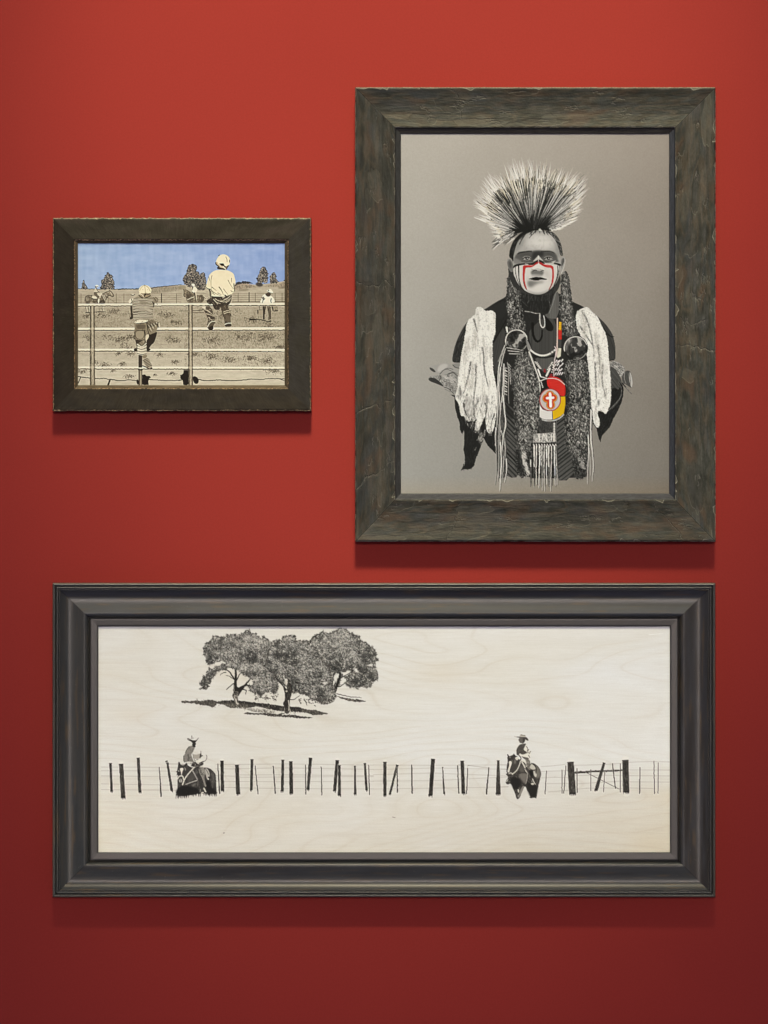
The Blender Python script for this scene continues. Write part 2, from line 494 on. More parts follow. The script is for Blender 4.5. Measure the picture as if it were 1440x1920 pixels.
    for k in range(8):
        x = 108 + k * 50
        C.line(q('BR %d,1450 %d,%d' % (x, x + 4, 1690 + rs.randint(0, 40))), 24, 1.8, .6)
    for k in range(90):
        x = 120 + rs.rand() * 350
        y = 1170 + rs.rand() * 420
        C.line(q('BR %f,%f %f,%f' % (x, y, x + rs.randn() * 5, y + 20 + rs.rand() * 30)), 110 if rs.rand() < .5 else 40, .8, .5, .7)
    for k in range(12):
        C.line(q('BR %f,%f %f,%f' % (432, 842 + k * 22, 447, 838 + k * 22)), 212, 2.0, 1.6)
    C.line('BR 468,800 470,1300 492,1600', 96, 1.3)
    C.line('BR 458,800 462,1000', 20, 1.5)

    # ---- round buttons that close the pelts
    for cx, cy, r in ((968.6, 638.5, 20.5), (1079.5, 652.5, 21.5)):
        th = np.linspace(0, 2 * math.pi, 40)[:-1]
        p = np.stack([cx + r * np.cos(th), cy + r * np.sin(th)], 1)
        m = C.mask(p)
        C.put(m, 58)
        nn = vnoise(rs, H, W, 9, 8, 3)
        C.put(m * np.clip((nn - .56) * 9, 0, 1), 190, .85)
        C.put(m * np.clip((nn - .48) * 6, 0, 1) * np.clip((.55 - nn) * 9, 0, 1), 110, .7)
        C.put(m * np.clip((.42 - nn) * 9, 0, 1), 28, .9)
        C.line(np.vstack([p, p[:1]]), 30, 3.0, sm=0)
        C.line(p[18:38] + [0, .3], 212, 1.8, 1.4, sm=0)
        C.line(p[3:12], 160, 1.4, .8, sm=0)
    C.poly('R 500,590 520,520 580,470 600,500 545,560 525,640', 170, .5, 1)
    for k in range(7):
        C.line(q('L %f,%f %f,%f' % (985 + k * 8, 570 + k * 18, 1200 - k * 8, 610 + k * 11)), 190 if k % 2 else 40, 1.6, .7)
    C.line('L 985,560 975,480 1010,410 1080,375 1150,378 1210,420 1240,490', 200, 1.3)
    C.line('L 990,345 1000,400', 225, 3.2, 2.4)
    C.poly('R 35,470 60,500 100,590 115,640 90,640 55,600', 160, .8)

    # ---- necklaces
    def beads(spec, r, gap, c=218):
        p = resample(chaikin(q(spec), 2, False), gap)
        C.line(p, 30, r * 1.4, sm=0)
        for x, y in C.to(p):
            C.seg(x, y, x + .01, y, r, r, col(c if rs.rand() < .85 else 150), 1)
    beads('R 100,620 150,662 235,688 320,668 385,618', 1.75, 2.7)
    beads('R 30,152 100,160 150,178 205,176', .75, 1.7, 200)
    C.line('R 205,185 203,270 222,335 246,352 266,325 264,260 252,205', 216, 1.5)
    C.line('R 214,190 214,270', 130, 1.0)
    for s0, n_ in (('R 150,760 200,830', 5), ('R 170,765 215,835', 5), ('R 355,765 300,850', 6), ('R 370,800 350,880', 4), ('R 230,940 300,960', 5), ('R 215,985 240,1060', 5), ('R 350,770 380,840', 4)):
        p = q(s0)
        for f in np.linspace(0, 1, n_):
            x, y = C.to(p[0] * (1 - f) + p[1] * f)
            C.seg(x, y, x + .1, y, 1.2, 1.2, col(214), 1)
    C.line('R 185,850 215,935', 222, 3.0, 2.4)
    C.line('R 285,925 328,840', 216, 3.4, 3.0)
    m = C.poly('R 390,710 480,720 490,880 470,950 400,960 380,850', 34)
    for k in range(16):
        x, y = 392 + (k % 4) * 24 + rs.randn() * 4, 735 + (k // 4) * 52 + rs.randn() * 7
        C.line(q('R %f,%f %f,%f' % (x + 12, y, x - 8, y + 28)), (222, 208, 200), 2.2, 1.0)
    for x, y, r in ((265, 872, 2.4), (262, 850, 1.6), (343, 915, 2.4), (330, 930, 2.0)):
        a = C.to(q('R %d,%d' % (x, y)))[0]
        C.seg(a[0], a[1], a[0] + .1, a[1], r, r, col((128, 42, 44)), 1)

    # ---- bead strip and the medallion
    C.cur = 5
    C.poly('R 412,230 424,230 422,700 406,700', (206, 184, 168), .9, sm=0)
    C.poly('R 436,276 466,282 464,378 428,376', (214, 168, 38), sm=0)
    C.poly('R 428,376 467,376 466,492 426,488', (190, 48, 38), sm=0)
    C.poly('R 428,488 466,492 462,590 428,590', 70, sm=0)
    C.poly('R 430,592 462,596 456,690 420,715 414,690', (206, 200, 176), sm=0)
    for k in range(9):
        C.line(q('R 428,%d 466,%d' % (300 + k * 22, 303 + k * 22)), (90, 40, 20), .5, a=.45, sm=0)
    RED, YEL, WHT = (193, 41, 34), (214, 172, 24), (222, 215, 205)
    C.poly('R 285,965 320,935 400,935 455,965 500,1020 516,1085 514,1140 500,1172 450,1168 430,1120 380,1088 305,1075', RED)
    C.poly('R 452,1178 510,1172 514,1270 492,1385 430,1425 366,1450 354,1345 400,1320 440,1260', YEL, sm=0)
    C.poly('R 205,1280 240,1330 300,1350 356,1348 358,1450 280,1452 232,1440 205,1415', WHT, sm=0)
    for k in range(12):
        y = 975 + k * 16
        C.line(q('R %d,%d %d,%d' % (300 + k * 9, y, 495, y + 8)), (235, 120, 100), .6, a=.35, sm=0)
        C.line(q('R 372,%d 490,%d' % (1250 + k * 16, 1225 + k * 16)), (150, 110, 20), .5, a=.4, sm=0)
        C.line(q('R 215,%d 350,%d' % (1345 + k * 9, 1358 + k * 9)), 160, .5, a=.5, sm=0)
    C.line('R 355,1345 360,1450', 40, 1.0)
    th = np.linspace(0, 2 * math.pi, 60)
    ctr = q('R 330,1214')[0]
    disc = np.stack([ctr[0] + 19.4 * np.cos(th), ctr[1] + 20.6 * np.sin(th)], 1)
    C.poly(disc, (196, 188, 178), sm=0)
    for k in range(7):
        C.line(ctr + (disc - ctr) * (.3 + .09 * k), (160, 150, 142), .5, a=.5, sm=0)
    C.line(disc, (150, 52, 50), 1.5, sm=0)
    C.line(ctr + (disc - ctr) * .93, (206, 150, 146), .8, a=.7, sm=0)

    def cross(g, c):
        for spec, r in (('328,1156', 42), ('288,1196', 42), ('368,1190', 40), ('336,1276', 44), ('334,1235', 40)):
            a = q('R ' + spec)[0]
            rr = max(.6, r / 6.4 + g)
            C.poly(np.stack([a[0] + rr * np.cos(th), a[1] + rr * np.sin(th)], 1), c, sm=0)
        b = max(.5, 3.6 + g)
        for s0, s1 in (('R 330,1152', 'R 334,1272'), ('R 286,1194', 'R 368,1190')):
            C.line(np.vstack([q(s0), q(s1)]), c, 2 * b, sm=0)
    cross(1.5, (92, 40, 24))
    cross(.9, (226, 170, 60))
    cross(-.2, (188, 60, 34))
    C.line('R 328,1138 334,1200 336,1290', (232, 226, 216), 4.6, 5.0)
    C.line('R 292,1194 366,1188', (232, 226, 216), 4.4)
    C.line('R 215,990 240,975 290,958 380,955 450,980 505,1032', 205, 1.3)
    C.line('R 208,1000 230,1080 206,1150', 24, 2.4, 1.4)
    p = resample(chaikin(q('R 235,1455 300,1468 370,1466 440,1442 492,1392'), 2, False), 1.9)
    C.line(p, 24, 3.4, sm=0)
    for x, y in C.to(p):
        C.seg(x, y - .9, x + .3, y + .9, .7, .5, col(226), 1)
    C.poly('R 500,1030 520,1090 520,1280 500,1390 540,1340 550,1150', 20, .55, 2, tag=False)

    # ---- head
    C.cur = 2
    # neck and ear shadows
    C.poly('F 130,960 240,1020 270,1160 330,1290 420,1400 520,1470 640,1510 850,1510 980,1430 1080,1320 1140,1200 1180,1100 1190,1250 1140,1420 1060,1500 900,1540 640,1540 450,1500 300,1400 200,1280 150,1130', 52)
    m = C.mask(q('F 330,1300 520,1470 720,1530 960,1440 1120,1250 1120,1420 1000,1640 500,1640 350,1480'))
    C.hairs(m, 380, 1.57, .1, (4, 10), .7, [30, 24, 74, 84], .6)
    C.poly('F 118,830 150,793 205,815 240,900 232,1000 238,1060 190,1075 150,1010 118,920', 112)
    C.line('F 122,850 150,800 200,825 228,900', 150, 1.4, .8)
    C.poly('F 150,850 190,860 205,940 185,1010 160,950', 66, .8, 1)
    C.poly('F 1172,830 1212,752 1262,758 1283,820 1268,920 1243,1000 1212,1085 1192,1120 1172,1000', 158)
    C.poly('F 1195,850 1225,790 1255,800 1255,880 1215,930 1200,1010 1190,920', 84, .85, 1)
    C.line('F 1240,800 1238,880 1212,940', 40, 1.4, .7)
    C.line('F 1200,1090 1240,1010 1272,900 1278,820', 196, 1.3, .7)
    C.poly('F 1185,1090 1225,1050 1260,1040 1310,1110 1200,1130', 190, .4, 1)
    face = 'F 700,232 600,255 500,290 420,345 330,452 280,562 246,680 236,800 240,950 233,1030 258,1160 310,1285 400,1392 500,1465 600,1505 720,1528 850,1505 960,1436 1060,1335 1130,1205 1168,1050 1190,950 1184,800 1166,650 1130,520 1080,420 1010,330 900,262 800,232'
    fm = C.poly(face, 168)
    soft = lambda sp, c, a, r: C.poly(sp, c, a, r, clip=fm, tag=False)
    soft('F 520,380 700,270 900,300 1030,420 1070,560 900,600 760,640 640,600 480,560', 203, .9, 5)
    soft('F 640,420 800,360 960,440 960,560 820,560 720,600 640,540', 212, .7, 5)
    soft('F 280,560 340,440 420,370 430,470 380,560 330,640 260,700', 132, .8, 3)
    soft('F 1080,430 1160,560 1180,800 1130,760 1110,600', 118, .8, 3)
    soft('F 420,380 470,420 420,520 380,560', 140, .5, 3)
    soft('F 700,520 740,600 720,650 660,640', 150, .5, 3)
    soft('F 780,520 860,560 800,600', 170, .5, 3)
    fn = vnoise(rs, H, W, 5, 4, 2)
    C.put(fm * np.clip((fn - .5) * 2, -.0, 1), 120, .22, False)
    # grey eye band
    soft('F 245,880 260,780 300,700 420,660 560,650 700,640 800,640 960,640 1060,670 1120,770 1130,820 1160,870 1050,860 900,880 640,880 440,900 330,905', 86, .95, 1)
    soft('F 640,660 760,645 860,670 850,730 800,780 745,735 690,790 620,860 600,760', 44, .9, 2)
    soft('F 340,700 480,680 600,690 590,760 470,740 380,780', 74, .8, 2)
    soft('F 830,690 950,660 1060,690 1110,770 1020,760 900,740', 74, .8, 2)
    soft('F 246,800 300,790 420,860 620,870 480,895 250,925', 134, .8, 1)
    soft('F 1000,690 1090,700 1110,790 1050,790', 88, .6, 2)
    C.line('F 325,705 400,672 480,660 560,652 610,668', 40, 2.0, 1.0, .75)
    C.line('F 360,690 440,662 560,645', 40, 1.6, .6, .7, wob=.3)
    C.line('F 800,660 870,655 950,650 1010,662 1060,690', 38, 1.8, 1.0, .9)
    for k in range(16):
        x = 340 + k * 17
        C.line(q('F %d,%d %d,%d' % (x, 695 - k * 2.6, x + 10, 664 - k * 1.4)), 34, .9, .4, .8)
    # eyes
    for pts, ir, lo_, hi_ in (('F 432,806 470,776 530,764 572,790 580,812 520,824 465,820', 'F 512,796', 'F 440,812 520,828 582,814', 'F 430,780 480,752 550,754 590,786'),
                              ('F 866,806 900,772 962,762 1010,788 1026,812 950,824 900,820', 'F 942,796', 'F 870,815 950,832 1026,818', 'F 862,782 910,752 980,750 1024,782')):
        C.poly(pts, 152, 1, 0)
        a = C.to(q(ir))[0]
        C.seg(a[0], a[1], a[0] + .2, a[1], 2.9, 2.9, col(26), 1)
        C.seg(a[0] + .6, a[1] - .4, a[0] + .7, a[1] - .4, .85, .85, col(220), .95)
        C.line(hi_, 160, 1.0, .6, .8)
        C.line(pts.split(' ')[0] + ' ' + ' '.join(pts.split(' ')[1:5]), 26, 1.5, .9)
        C.line(lo_, 176, .9, .5, .8)
    C.line('F 400,850 480,868 600,850', 60, 1.2, .6, .8)
    C.line('F 870,850 960,862 1060,840', 62, 1.3, .6, .8)
    # white lower face
    soft('F 235,1015 300,955 460,925 640,935 745,860 870,912 1050,912 1168,950 1168,1050 1130,1200 1060,1335 960,1436 850,1505 720,1528 600,1505 500,1465 400,1392 310,1285 258,1160', 206, .97, 0)
    soft('F 235,1015 270,990 300,1150 380,1300 480,1420 600,1490 500,1465 400,1392 310,1285 258,1160', 168, .55, 2)
    soft('F 1168,1000 1130,1205 1060,1335 960,1436 1000,1340 1080,1220 1120,1080', 178, .5, 2)
    soft('F 480,1425 600,1480 720,1500 850,1480 970,1410 960,1440 850,1510 720,1535 600,1510', 96, .8, 2)
    soft('F 590,1040 680,1022 760,1042 845,1040 850,1090 820,1135 760,1155 680,1145 590,1115', 104, .92, 1)
    soft('F 600,1105 820,1120 830,1165 700,1160 610,1180', 168, .8, 1)
    soft('F 860,1010 920,1060 960,1160 940,1200 900,1140 860,1080', 166, .6, 3)
    soft('F 515,1260 560,1235 680,1245 760,1262 845,1246 830,1292 760,1292 690,1330 610,1372 535,1365', 104, .85, 2)
    soft('F 520,1180 560,1150 540,1230 510,1260', 160, .6, 2)
    soft('F 640,1320 800,1290 900,1300 880,1400 760,1430 640,1400', 214, .6, 4)
    # black band across the cheeks
    C.poly('F 243,930 320,905 440,890 560,892 635,882 690,850 740,815 800,840 872,890 862,912 780,872 740,862 680,892 640,928 560,925 500,915 460,918 360,937 300,952 245,985 228,1002', 28, 1, 0)
    C.poly('F 1045,880 1130,888 1192,908 1194,940 1166,950 1120,922 1050,908', 28)
    C.poly('F 870,880 960,870 1050,845 1110,830 1040,880 1050,905 880,912', 190, .85, 0)
    C.line('F 880,872 960,880 1020,868', 40, 1.4, .7)
    C.line('F 480,905 540,915', 215, 1.4, .8, .9)
    # nose
    C.poly('F 745,735 790,790 850,850 800,830 745,812 690,838 622,866 672,810', 190, .95)
    C.line('F 742,745 740,800', 222, 2.0, 1.2, .8)
    C.poly('F 745,895 800,930 868,1000 850,1032 760,1000 700,1000 650,1022 608,1012 640,960 700,920', 216, .9)
    soft('F 800,940 870,1000 860,1030 800,1000', 180, .5, 1)
    C.line('F 630,1048 670,1026 710,1040', 40, 1.5, .9, .9)
    C.line('F 790,1050 825,1036 850,1042', 44, 1.3, .8, .9)
    C.line('F 606,1010 650,1024 700,1000 760,1006 850,1034', 128, .9, .7, .8)
    # mouth
    C.poly('F 532,1206 620,1178 700,1163 745,1172 790,1168 850,1188 932,1212 870,1224 790,1214 740,1238 660,1236 590,1218', 24)
    C.line('F 600,1200 740,1212 900,1212', 14, 1.2)
    C.line('F 660,1240 740,1250 830,1232', 150, 1.0, .6, .7)
    # red and black stripes
    RED = (182, 44, 40)
    C.poly('F 430,934 520,932 620,936 648,922 690,880 738,862 742,896 690,918 640,955 600,976 495,978 480,1010 466,1150 472,1280 520,1428 488,1415 440,1305 424,1150 428,1010', RED)
    C.poly('F 752,862 800,880 862,922 1040,932 1052,1050 1052,1220 1012,1340 962,1424 936,1434 998,1310 1014,1200 1020,1080 1004,980 900,976 850,956 790,922 752,898', RED)
    C.line('F 744,826 746,915', (228, 196, 188), 1.2, .8)
    C.poly('F 690,926 745,908 800,932 862,990 850,1020 760,996 700,996 640,1014 612,1006 645,962', 212, .95)
    C.poly('F 900,944 985,948 985,966 905,963', (206, 110, 110), .7, 1)
    C.poly('F 640,930 690,880 738,856 742,884 690,915 650,948', (150, 34, 38), .8, 0)
    C.poly('F 750,862 800,880 856,920 850,946 800,912 750,890', (150, 34, 38), .8, 0)
    C.line('F 440,1260 470,1370 515,1428', 48, .9, .8, .8)
    C.line('F 1010,1300 975,1390 945,1430', 60, .9, .8, .8)
    C.line('F 284,960 280,1060 310,1200 365,1330 430,1410', 40, 1.2)
    C.line('F 345,942 348,1100 356,1230 400,1370 450,1425', 28, 2.5, 1.0)
    C.line('F 1126,945 1130,1080 1106,1210 1050,1340', 34, 1.5)
    C.line('F 1160,960 1150,1080 1120,1210 1060,1330', 60, 1.0, .8)
    C.line('F 300,1000 310,1180 350,1280', 185, .9, a=.6)
    # outline shade of the jaw
    C.line('F 262,1165 312,1288 402,1394 502,1468 602,1508 722,1530 852,1508 962,1438 1062,1336', 30, 1.4, 1.2, .8)
    # hair at the sides
    m = C.poly('F 700,200 520,235 400,278 310,360 240,440 188,560 163,650 152,770 205,800 238,880 246,720 282,580 332,452 422,350 560,274 690,225', 30)
    C.hairs(m, 90, 2.2, .3, (4, 9), .8, [70, 60, 20], .7)
    C.poly('F 232,600 270,560 262,680 244,740', 66, .8, 1)
    m = C.poly('F 850,200 980,236 1092,320 1162,420 1204,540 1224,660 1236,745 1180,740 1148,600 1088,440 1010,340 900,262', 34)
    C.hairs(m, 150, 1.0, .25, (4, 9), .8, [175, 150, 90, 20], .8)
    for sp in ('F 500,285 430,390 360,500', 'F 590,262 600,330 560,390', 'F 480,300 420,360 380,420', 'F 690,240 640,300 590,350', 'F 700,230 680,290', 'F 770,230 770,290', 'F 850,240 870,320', 'F 900,270 940,330', 'F 830,230 850,300', 'F 620,262 560,320'):
        C.line(sp, 42, 2.0, .5, .85)
    C.line('F 440,365 395,440 365,520', 34, 1.8, .6)

    # ---- roach headdress
    C.cur = 1
    out = resample(chaikin(q('A 395,895 345,800 325,725 292,690 250,650 150,632 270,600 172,520 175,430 240,350 275,265 335,235 440,195 505,130 590,90 660,95 720,78 770,120 870,108 930,140 1005,130 1085,180 1190,215 1268,255 1272,340 1240,450 1222,500 1212,590 1180,650 1125,690 1000,745 930,765'), 1, False), 1.0)
    roots = resample(q('A 560,830 600,775 700,755 800,745 880,748 912,762'), .5)
    no, nr = len(out), len(roots)
    cen = q('A 780,745')[0]
    inner = np.array([cen + (o - cen) * .4 for o in out])
    C.poly(np.vstack([roots[::-1], inner]), 52, .9, 6, sm=0, tag=False)

    def hair(f, t0, t1, w0, w1, c, a, bend=0.0, jr=.02, jf=.004):
        o = out[int(np.clip(f + rs.randn() * jf, 0, .999) * no)]
        r = roots[int(np.clip(.12 + .8 * f + rs.randn() * jr, 0, .999) * nr)]
        d = (o - r) * (1 + (.11 if t1 < .86 else .02) * rs.randn())
        nrm = np.array([-d[1], d[0]]) * bend
        ts = np.linspace(t0, t1, 4)
        p = np.array([r + d * t + nrm * t * (1 - t) * 2 for t in ts])
        p = C.to(p)
        c = col(c)
        for i in range(3):
            g0, g1 = i / 3, (i + 1) / 3
            C.seg(p[i, 0], p[i, 1], p[i + 1, 0], p[i + 1, 1], (w0 + (w1 - w0) * g0) / 2, (w0 + (w1 - w0) * g1) / 2, c, a)
    U = rs.rand
    for k in range(520):        # underlayer
        f = U()
        hair(f, .3 * U(), .4 + .42 * U(), 2.0, .5, (40, 52, 84, 120)[rs.randint(4)], .7, rs.randn() * .04)
    for k in range(210):        # clumps of pale hair, each meeting in a point
        f = (k + U()) / 210
        top = .86 + .17 * U()
        bd = rs.randn() * .07
        t0 = .36 + .3 * U()
        lum = np.array([(218, 206, 182), (230, 220, 198), (204, 192, 168), (236, 228, 208)][rs.randint(4)], float)
        hair(f + .006, t0 - .06, top * .95, 2.6, .4, 40, .85, bd, .01, .003)
        for j in range(7):
            w = (j - 3) / 3
            hair(f + w * .004, t0 + .1 * U(), top - .05 * abs(w) - .08 * U(), 1.5, .3, tuple(lum - rs.randint(28)), .9, bd + w * .03, .01, .001)
    for k in range(700):        # dark heart of the crest
        f = U()
        hair(f, .02 + .2 * U(), .28 + .42 * U() ** 1.6, 1.5, .4, (30, 38, 48, 60)[rs.randint(4)], .85, rs.randn() * .03)
    for k in range(330):        # dark patches in the middle
        f = (.30, .66, .36, .72, .60, .5)[k % 6] + rs.randn() * .035
        t = .34 + .34 * U()
        hair(f, t, t + .08 + .14 * U(), 1.6, .4, (30, 38)[k % 2], .9, rs.randn() * .04)
    for k in range(300):        # thin dark accents among the tips
        t = .3 + .55 * U()
        hair(U(), t, t + .14 * U() + .06, 1.0, .3, 46, .8, rs.randn() * .06)
    for k in range(200):        # long pale guard hairs
        t = .1 + .35 * U()
        hair(U(), t, t + .3 + .2 * U(), .5, 1.2, (196, 224, 180)[rs.randint(3)], .75, rs.randn() * .03)
    for k in range(240):        # flying tips
        hair(U(), .8, .98 + .1 * U(), 1.5, .3, (220, 206, 232)[rs.randint(3)], .9, rs.randn() * .08)
    for k in range(46):         # dark roots
        f = U()
        hair(f, .0, .2 + .1 * U(), 3.0, .8, 28, .9)
    C.line('F 300,420 420,300 540,245 700,212 850,205 980,232', 26, 3.4, 2.6, .9)
    C.poly('F 745,215 775,190 800,225 820,245 770,250 750,240', 205, .9)
    for k in range(40):
        x, y = 960 + rs.rand() * 260, 230 - rs.rand() * 30
        x2 = x + 50 + rs.rand() * 60
        C.line(q('F %f,%f %f,%f' % (x, y - (x - 960) * .55, x2, y - (x2 - 960) * .72 + rs.rand() * 70)), (214, 190, 60)[rs.randint(3)], 1.0, .3, .85)
    for k in range(60):
        f = rs.rand()
        x, y = 560 - 160 * f + rs.randn() * 14, 790 + 80 * f + rs.randn() * 22
        C.line(q('A %f,%f %f,%f' % (x, y, x - 50 - rs.rand() * 30, y + 24 + rs.rand() * 40)), (206, 226, 42, 50)[rs.randint(4)], 1.2, .3, .9)
    return crisp(C, 2, .35, 1.04)


# --------------------------------------------------- two children on a fence --
def paint_fence_children():
    C = Canvas(146.0, 456.0, 534.5, 723.0, 11, S=1.5)
    rs = C.rs
    H, W = C.H, C.W
    X = np.linspace(146, 534.5, W)[None] + np.zeros((H, 1))
    Y = np.linspace(456, 723, H)[:, None] + np.zeros((1, W))
    # sky
    t = np.clip((Y - 456) / 90, 0, 1)[..., None]
    u = ((X - 146) / 388)[..., None]
    sky = np.array((160., 179., 203.))
    sky = sky * (1 - u) + np.array((149., 168., 204.)) * u
    sky = sky * (1 - .12 * t) + np.array((140., 168., 214.)) * .12 * t
    b = vnoise(rs, H, W, 14, 34, 3)[..., None] - .5
    b2 = vnoise(rs, H, W, 40, 9, 2)[..., None] - .5
    sky = sky + b * np.array((26, 20, 12)) + b2 * np.array((14, 12, 10))
    # ground
    v = np.clip((Y - 540) / 180, 0, 1)[..., None]
    g0, g1, g2 = np.array((188., 175., 148.)), np.array((172., 159., 132.)), np.array((204., 192., 165.))
    gr = np.where(v < .4, g0 + (g1 - g0) * v / .4, g1 + (g2 - g1) * np.clip((v - .4) / .5, 0, 1))
    gn = vnoise(rs, H, W, 5, 16, 3)[..., None] - .5
    gr = gr + gn * np.array((28, 27, 25)) + (rs.rand(H, W, 1) - .5) * 8
    hz = np.interp(X[0], [q(s)[0][0] for s in ('S1 40,0', 'S1 800,0', 'S1 1000,0', 'S1 1330,0', 'S2 60,0', 'S2 700,0', 'S2 850,0', 'S2 1000,0', 'S2 1200,0', 'S2 1370,0')],
                   [q(s)[0][1] for s in ('S1 0,632', 'S1 0,632', 'S1 0,608', 'S1 0,582', 'S2 0,578', 'S2 0,556', 'S2 0,560', 'S2 0,575', 'S2 0,555', 'S2 0,525')])
    k = np.clip((Y - hz[None]) * 1.5 + .5, 0, 1)[..., None]
    C.rgb = (sky * (1 - k) + gr * k) / 255.0
    DK, CR = (44, 37, 30), (240, 228, 200)
    gm = np.clip(k[..., 0], 0, 1)

    # scrubby hill and grass tone
    m = C.poly('S1 780,660 1000,612 1371,584 1371,640 1200,665 1000,690', (150, 136, 112), .75, 2)
    C.hairs(m, 320, 1.6, .3, (1.5, 4), .8, [(110, 98, 80), (186, 172, 146)], .6)
    C.line('S1 960,622 1120,598 1371,574', (70, 62, 54), 1.8, 1.0, .85, wob=.3)
    C.line('S1 50,630 300,630 560,634 760,632 830,622', (62, 58, 54), 1.4, 1.2, .8, wob=.35)
    C.line('S1 560,632 680,628 820,634', (60, 62, 60), 2.4, 1.2, .8, wob=.4)
    m = C.poly('S2 700,600 760,560 900,560 1000,600 1060,605 1140,580 1300,560 1370,530 1370,620 1200,600 1000,605 860,625 730,650', (168, 150, 124), .9, 1)
    C.hairs(m, 260, 1.7, .5, (1.5, 3.5), .8, [(120, 104, 86), (196, 180, 152), (96, 84, 70)], .7)
    m = C.mask(rag(q('S2 712,592 735,560 740,542 780,535 800,548 822,526 870,532 920,540 960,562 900,562 830,560 760,574'), .4, 2, rs))
    C.put(m, (52, 50, 50))
    C.hairs(m, 60, 1.6, .8, (1, 2), .8, [(90, 84, 78)], .7)
    C.poly('S2 985,560 1020,540 1080,560 1085,590 1040,602 1000,590', (66, 58, 50), .9, 1)
    C.poly('S2 1340,520 1368,508 1368,530', (60, 56, 52), .9)
    C.poly('S2 1250,625 1370,590 1370,628', (120, 106, 84), .7, 1)
    C.poly('S2 740,650 860,628 920,640 840,660', (120, 106, 84), .6, 1)
    C.poly('S2 0,580 90,582 100,640 0,640', (146, 132, 104), .7, 1)

    # meadow brush marks
    def tuft(m, n, c, a=.55, ln=(1.5, 4.5), ang=.15, sp=.5):
        C.hairs(m, n, ang, sp, ln, .8, c, a, tag=False)
    yy = lambda a, b_: gm * (Y > a) * (Y < b_)
    B1, B2, B3 = (92, 80, 60), (126, 113, 90), (206, 194, 166)
    tuft(yy(575, 616), 1500, [B1, B2, B2, B3], .55)
    tuft(yy(575, 616), 1100, [B1, B2], .4, ang=1.57, sp=.2)
    tuft(yy(616, 656), 1300, [B1, B2, B2, B3], .45)
    tuft(yy(616, 656) * (X > 345), 1300, [B1, B2], .5, ang=1.5, sp=.35)
    tuft(yy(656, 690), 500, [B2, B3], .4)
    tuft(yy(656, 690) * (X > 345), 900, [B1, B2], .45, ang=1.2, sp=.7)
    tuft(yy(552, 572), 600, [B2, B3], .4, ang=0, sp=.1)
    for cx, cy, w_, n in ((226, 636, 16, 90), (246, 632, 12, 80), (236, 650, 20, 60), (200, 632, 12, 40), (215, 583, 12, 60), (162, 592, 8, 40), (250, 588, 14, 60), (222, 662, 8, 34), (196, 684, 12, 60), (228, 682, 8, 46), (245, 663, 10, 44), (178, 680, 8, 24), (320, 636, 14, 60), (328, 640, 10, 40), (300, 665, 9, 40), (328, 678, 8, 46), (155, 697, 9, 40), (242, 705, 9, 44), (290, 702, 3, 16), (322, 700, 8, 40), (212, 695, 6, 20), (365, 664, 12, 70), (395, 668, 14, 90), (430, 674, 14, 90), (470, 672, 12, 90), (500, 676, 14, 90), (455, 630, 22, 140), (500, 632, 22, 180), (512, 694, 16, 120), (400, 636, 22, 120), (420, 590, 26, 120), (470, 600, 16, 60), (505, 610, 18, 80), (525, 650, 10, 60), (310, 590, 14, 80), (330, 605, 12, 60), (168, 634, 12, 50), (188, 590, 16, 60)):
        for _ in range(n):
            x, y = cx + rs.randn() * w_ * .5, cy + rs.randn() * w_ * .22
            a = rs.choice([.2, -.5, 1.2, 1.57, 2.2]) + rs.randn() * .3
            l = 1 + 2.5 * rs.rand()
            C.line(np.array([[x, y], [x + math.cos(a) * l, y + math.sin(a) * l]]), (70, 60, 46) if rs.rand() < .65 else (120, 106, 84), 1.0, .4, .8, sm=0)

    # trees on the horizon
    def tree(i, spec, n, big=1.7):
        C.cur = i
        m = C.mask(rag(q(spec), .7, 2.2, rs))
        C.put(m, (70, 65, 60), .9)
        C.hairs(m, n, 1.6, 1.4, (1, 2.6), big, [(38, 36, 36), (46, 44, 44), (58, 54, 50)], .9, clip=False)
        C.hairs(m, int(n * .8), 1.6, 1.4, (.8, 2.2), 1.3, [(196, 180, 156), (168, 154, 134), (128, 120, 108)], .85)
        C.cur = 0
    tree(11, 'S1 82,628 95,580 108,520 125,510 128,560 158,580 160,628', 60)
    tree(12, 'S1 330,630 345,560 340,520 385,490 400,440 430,420 460,440 485,455 488,495 510,540 505,580 520,630', 260)
    tree(13, 'S2 52,520 60,470 105,420 112,350 165,308 210,315 240,350 225,390 262,420 268,480 330,560 330,640 260,640 200,600 130,610 85,570', 420)
    tree(14, 'S2 262,460 290,425 320,408 342,450 350,520 345,630 270,640 250,560', 190)
    tree(15, 'S2 1000,500 1030,450 1050,380 1080,338 1115,350 1130,390 1150,430 1140,500 1135,555 1030,560', 240)
    tree(16, 'S2 1172,556 1180,470 1200,425 1222,410 1250,440 1245,500 1282,535 1270,555', 120)

    # far pipe corral
    C.cur = 17
    for y in (696, 716, 744, 770, 800):
        C.cur = 17
        C.line('S1 45,%d 720,%d' % (y, y + 2), (112, 96, 74), .6, a=.7, sm=0)
        C.cur = 26
        C.line('S1 990,%d 1371,%d' % (y - 4, y - 6), (112, 96, 74), .6, a=.6, sm=0)
    C.cur = 27
    for y in (686, 710, 738, 764, 792):
        C.line('S2 690,%d 1365,%d' % (y + 2, y - 3), (106, 92, 70), .6, a=.75, sm=0)
    for x in (82, 430, 535, 634, 1310):
        C.cur = 17 if x < 900 else 26
        C.line('S1 %d,690 %d,812' % (x, x), (96, 82, 62), 1.0, a=.8, sm=0)
    C.cur = 26
    C.line('S1 1116,690 1116,800', (56, 48, 38), 2.0, a=.9, sm=0)
    C.cur = 27
    for x in (765, 905, 985, 1240, 1330):
        C.line('S2 %d,682 %d,795' % (x, x), (92, 78, 60), 1.0, a=.85, sm=0)
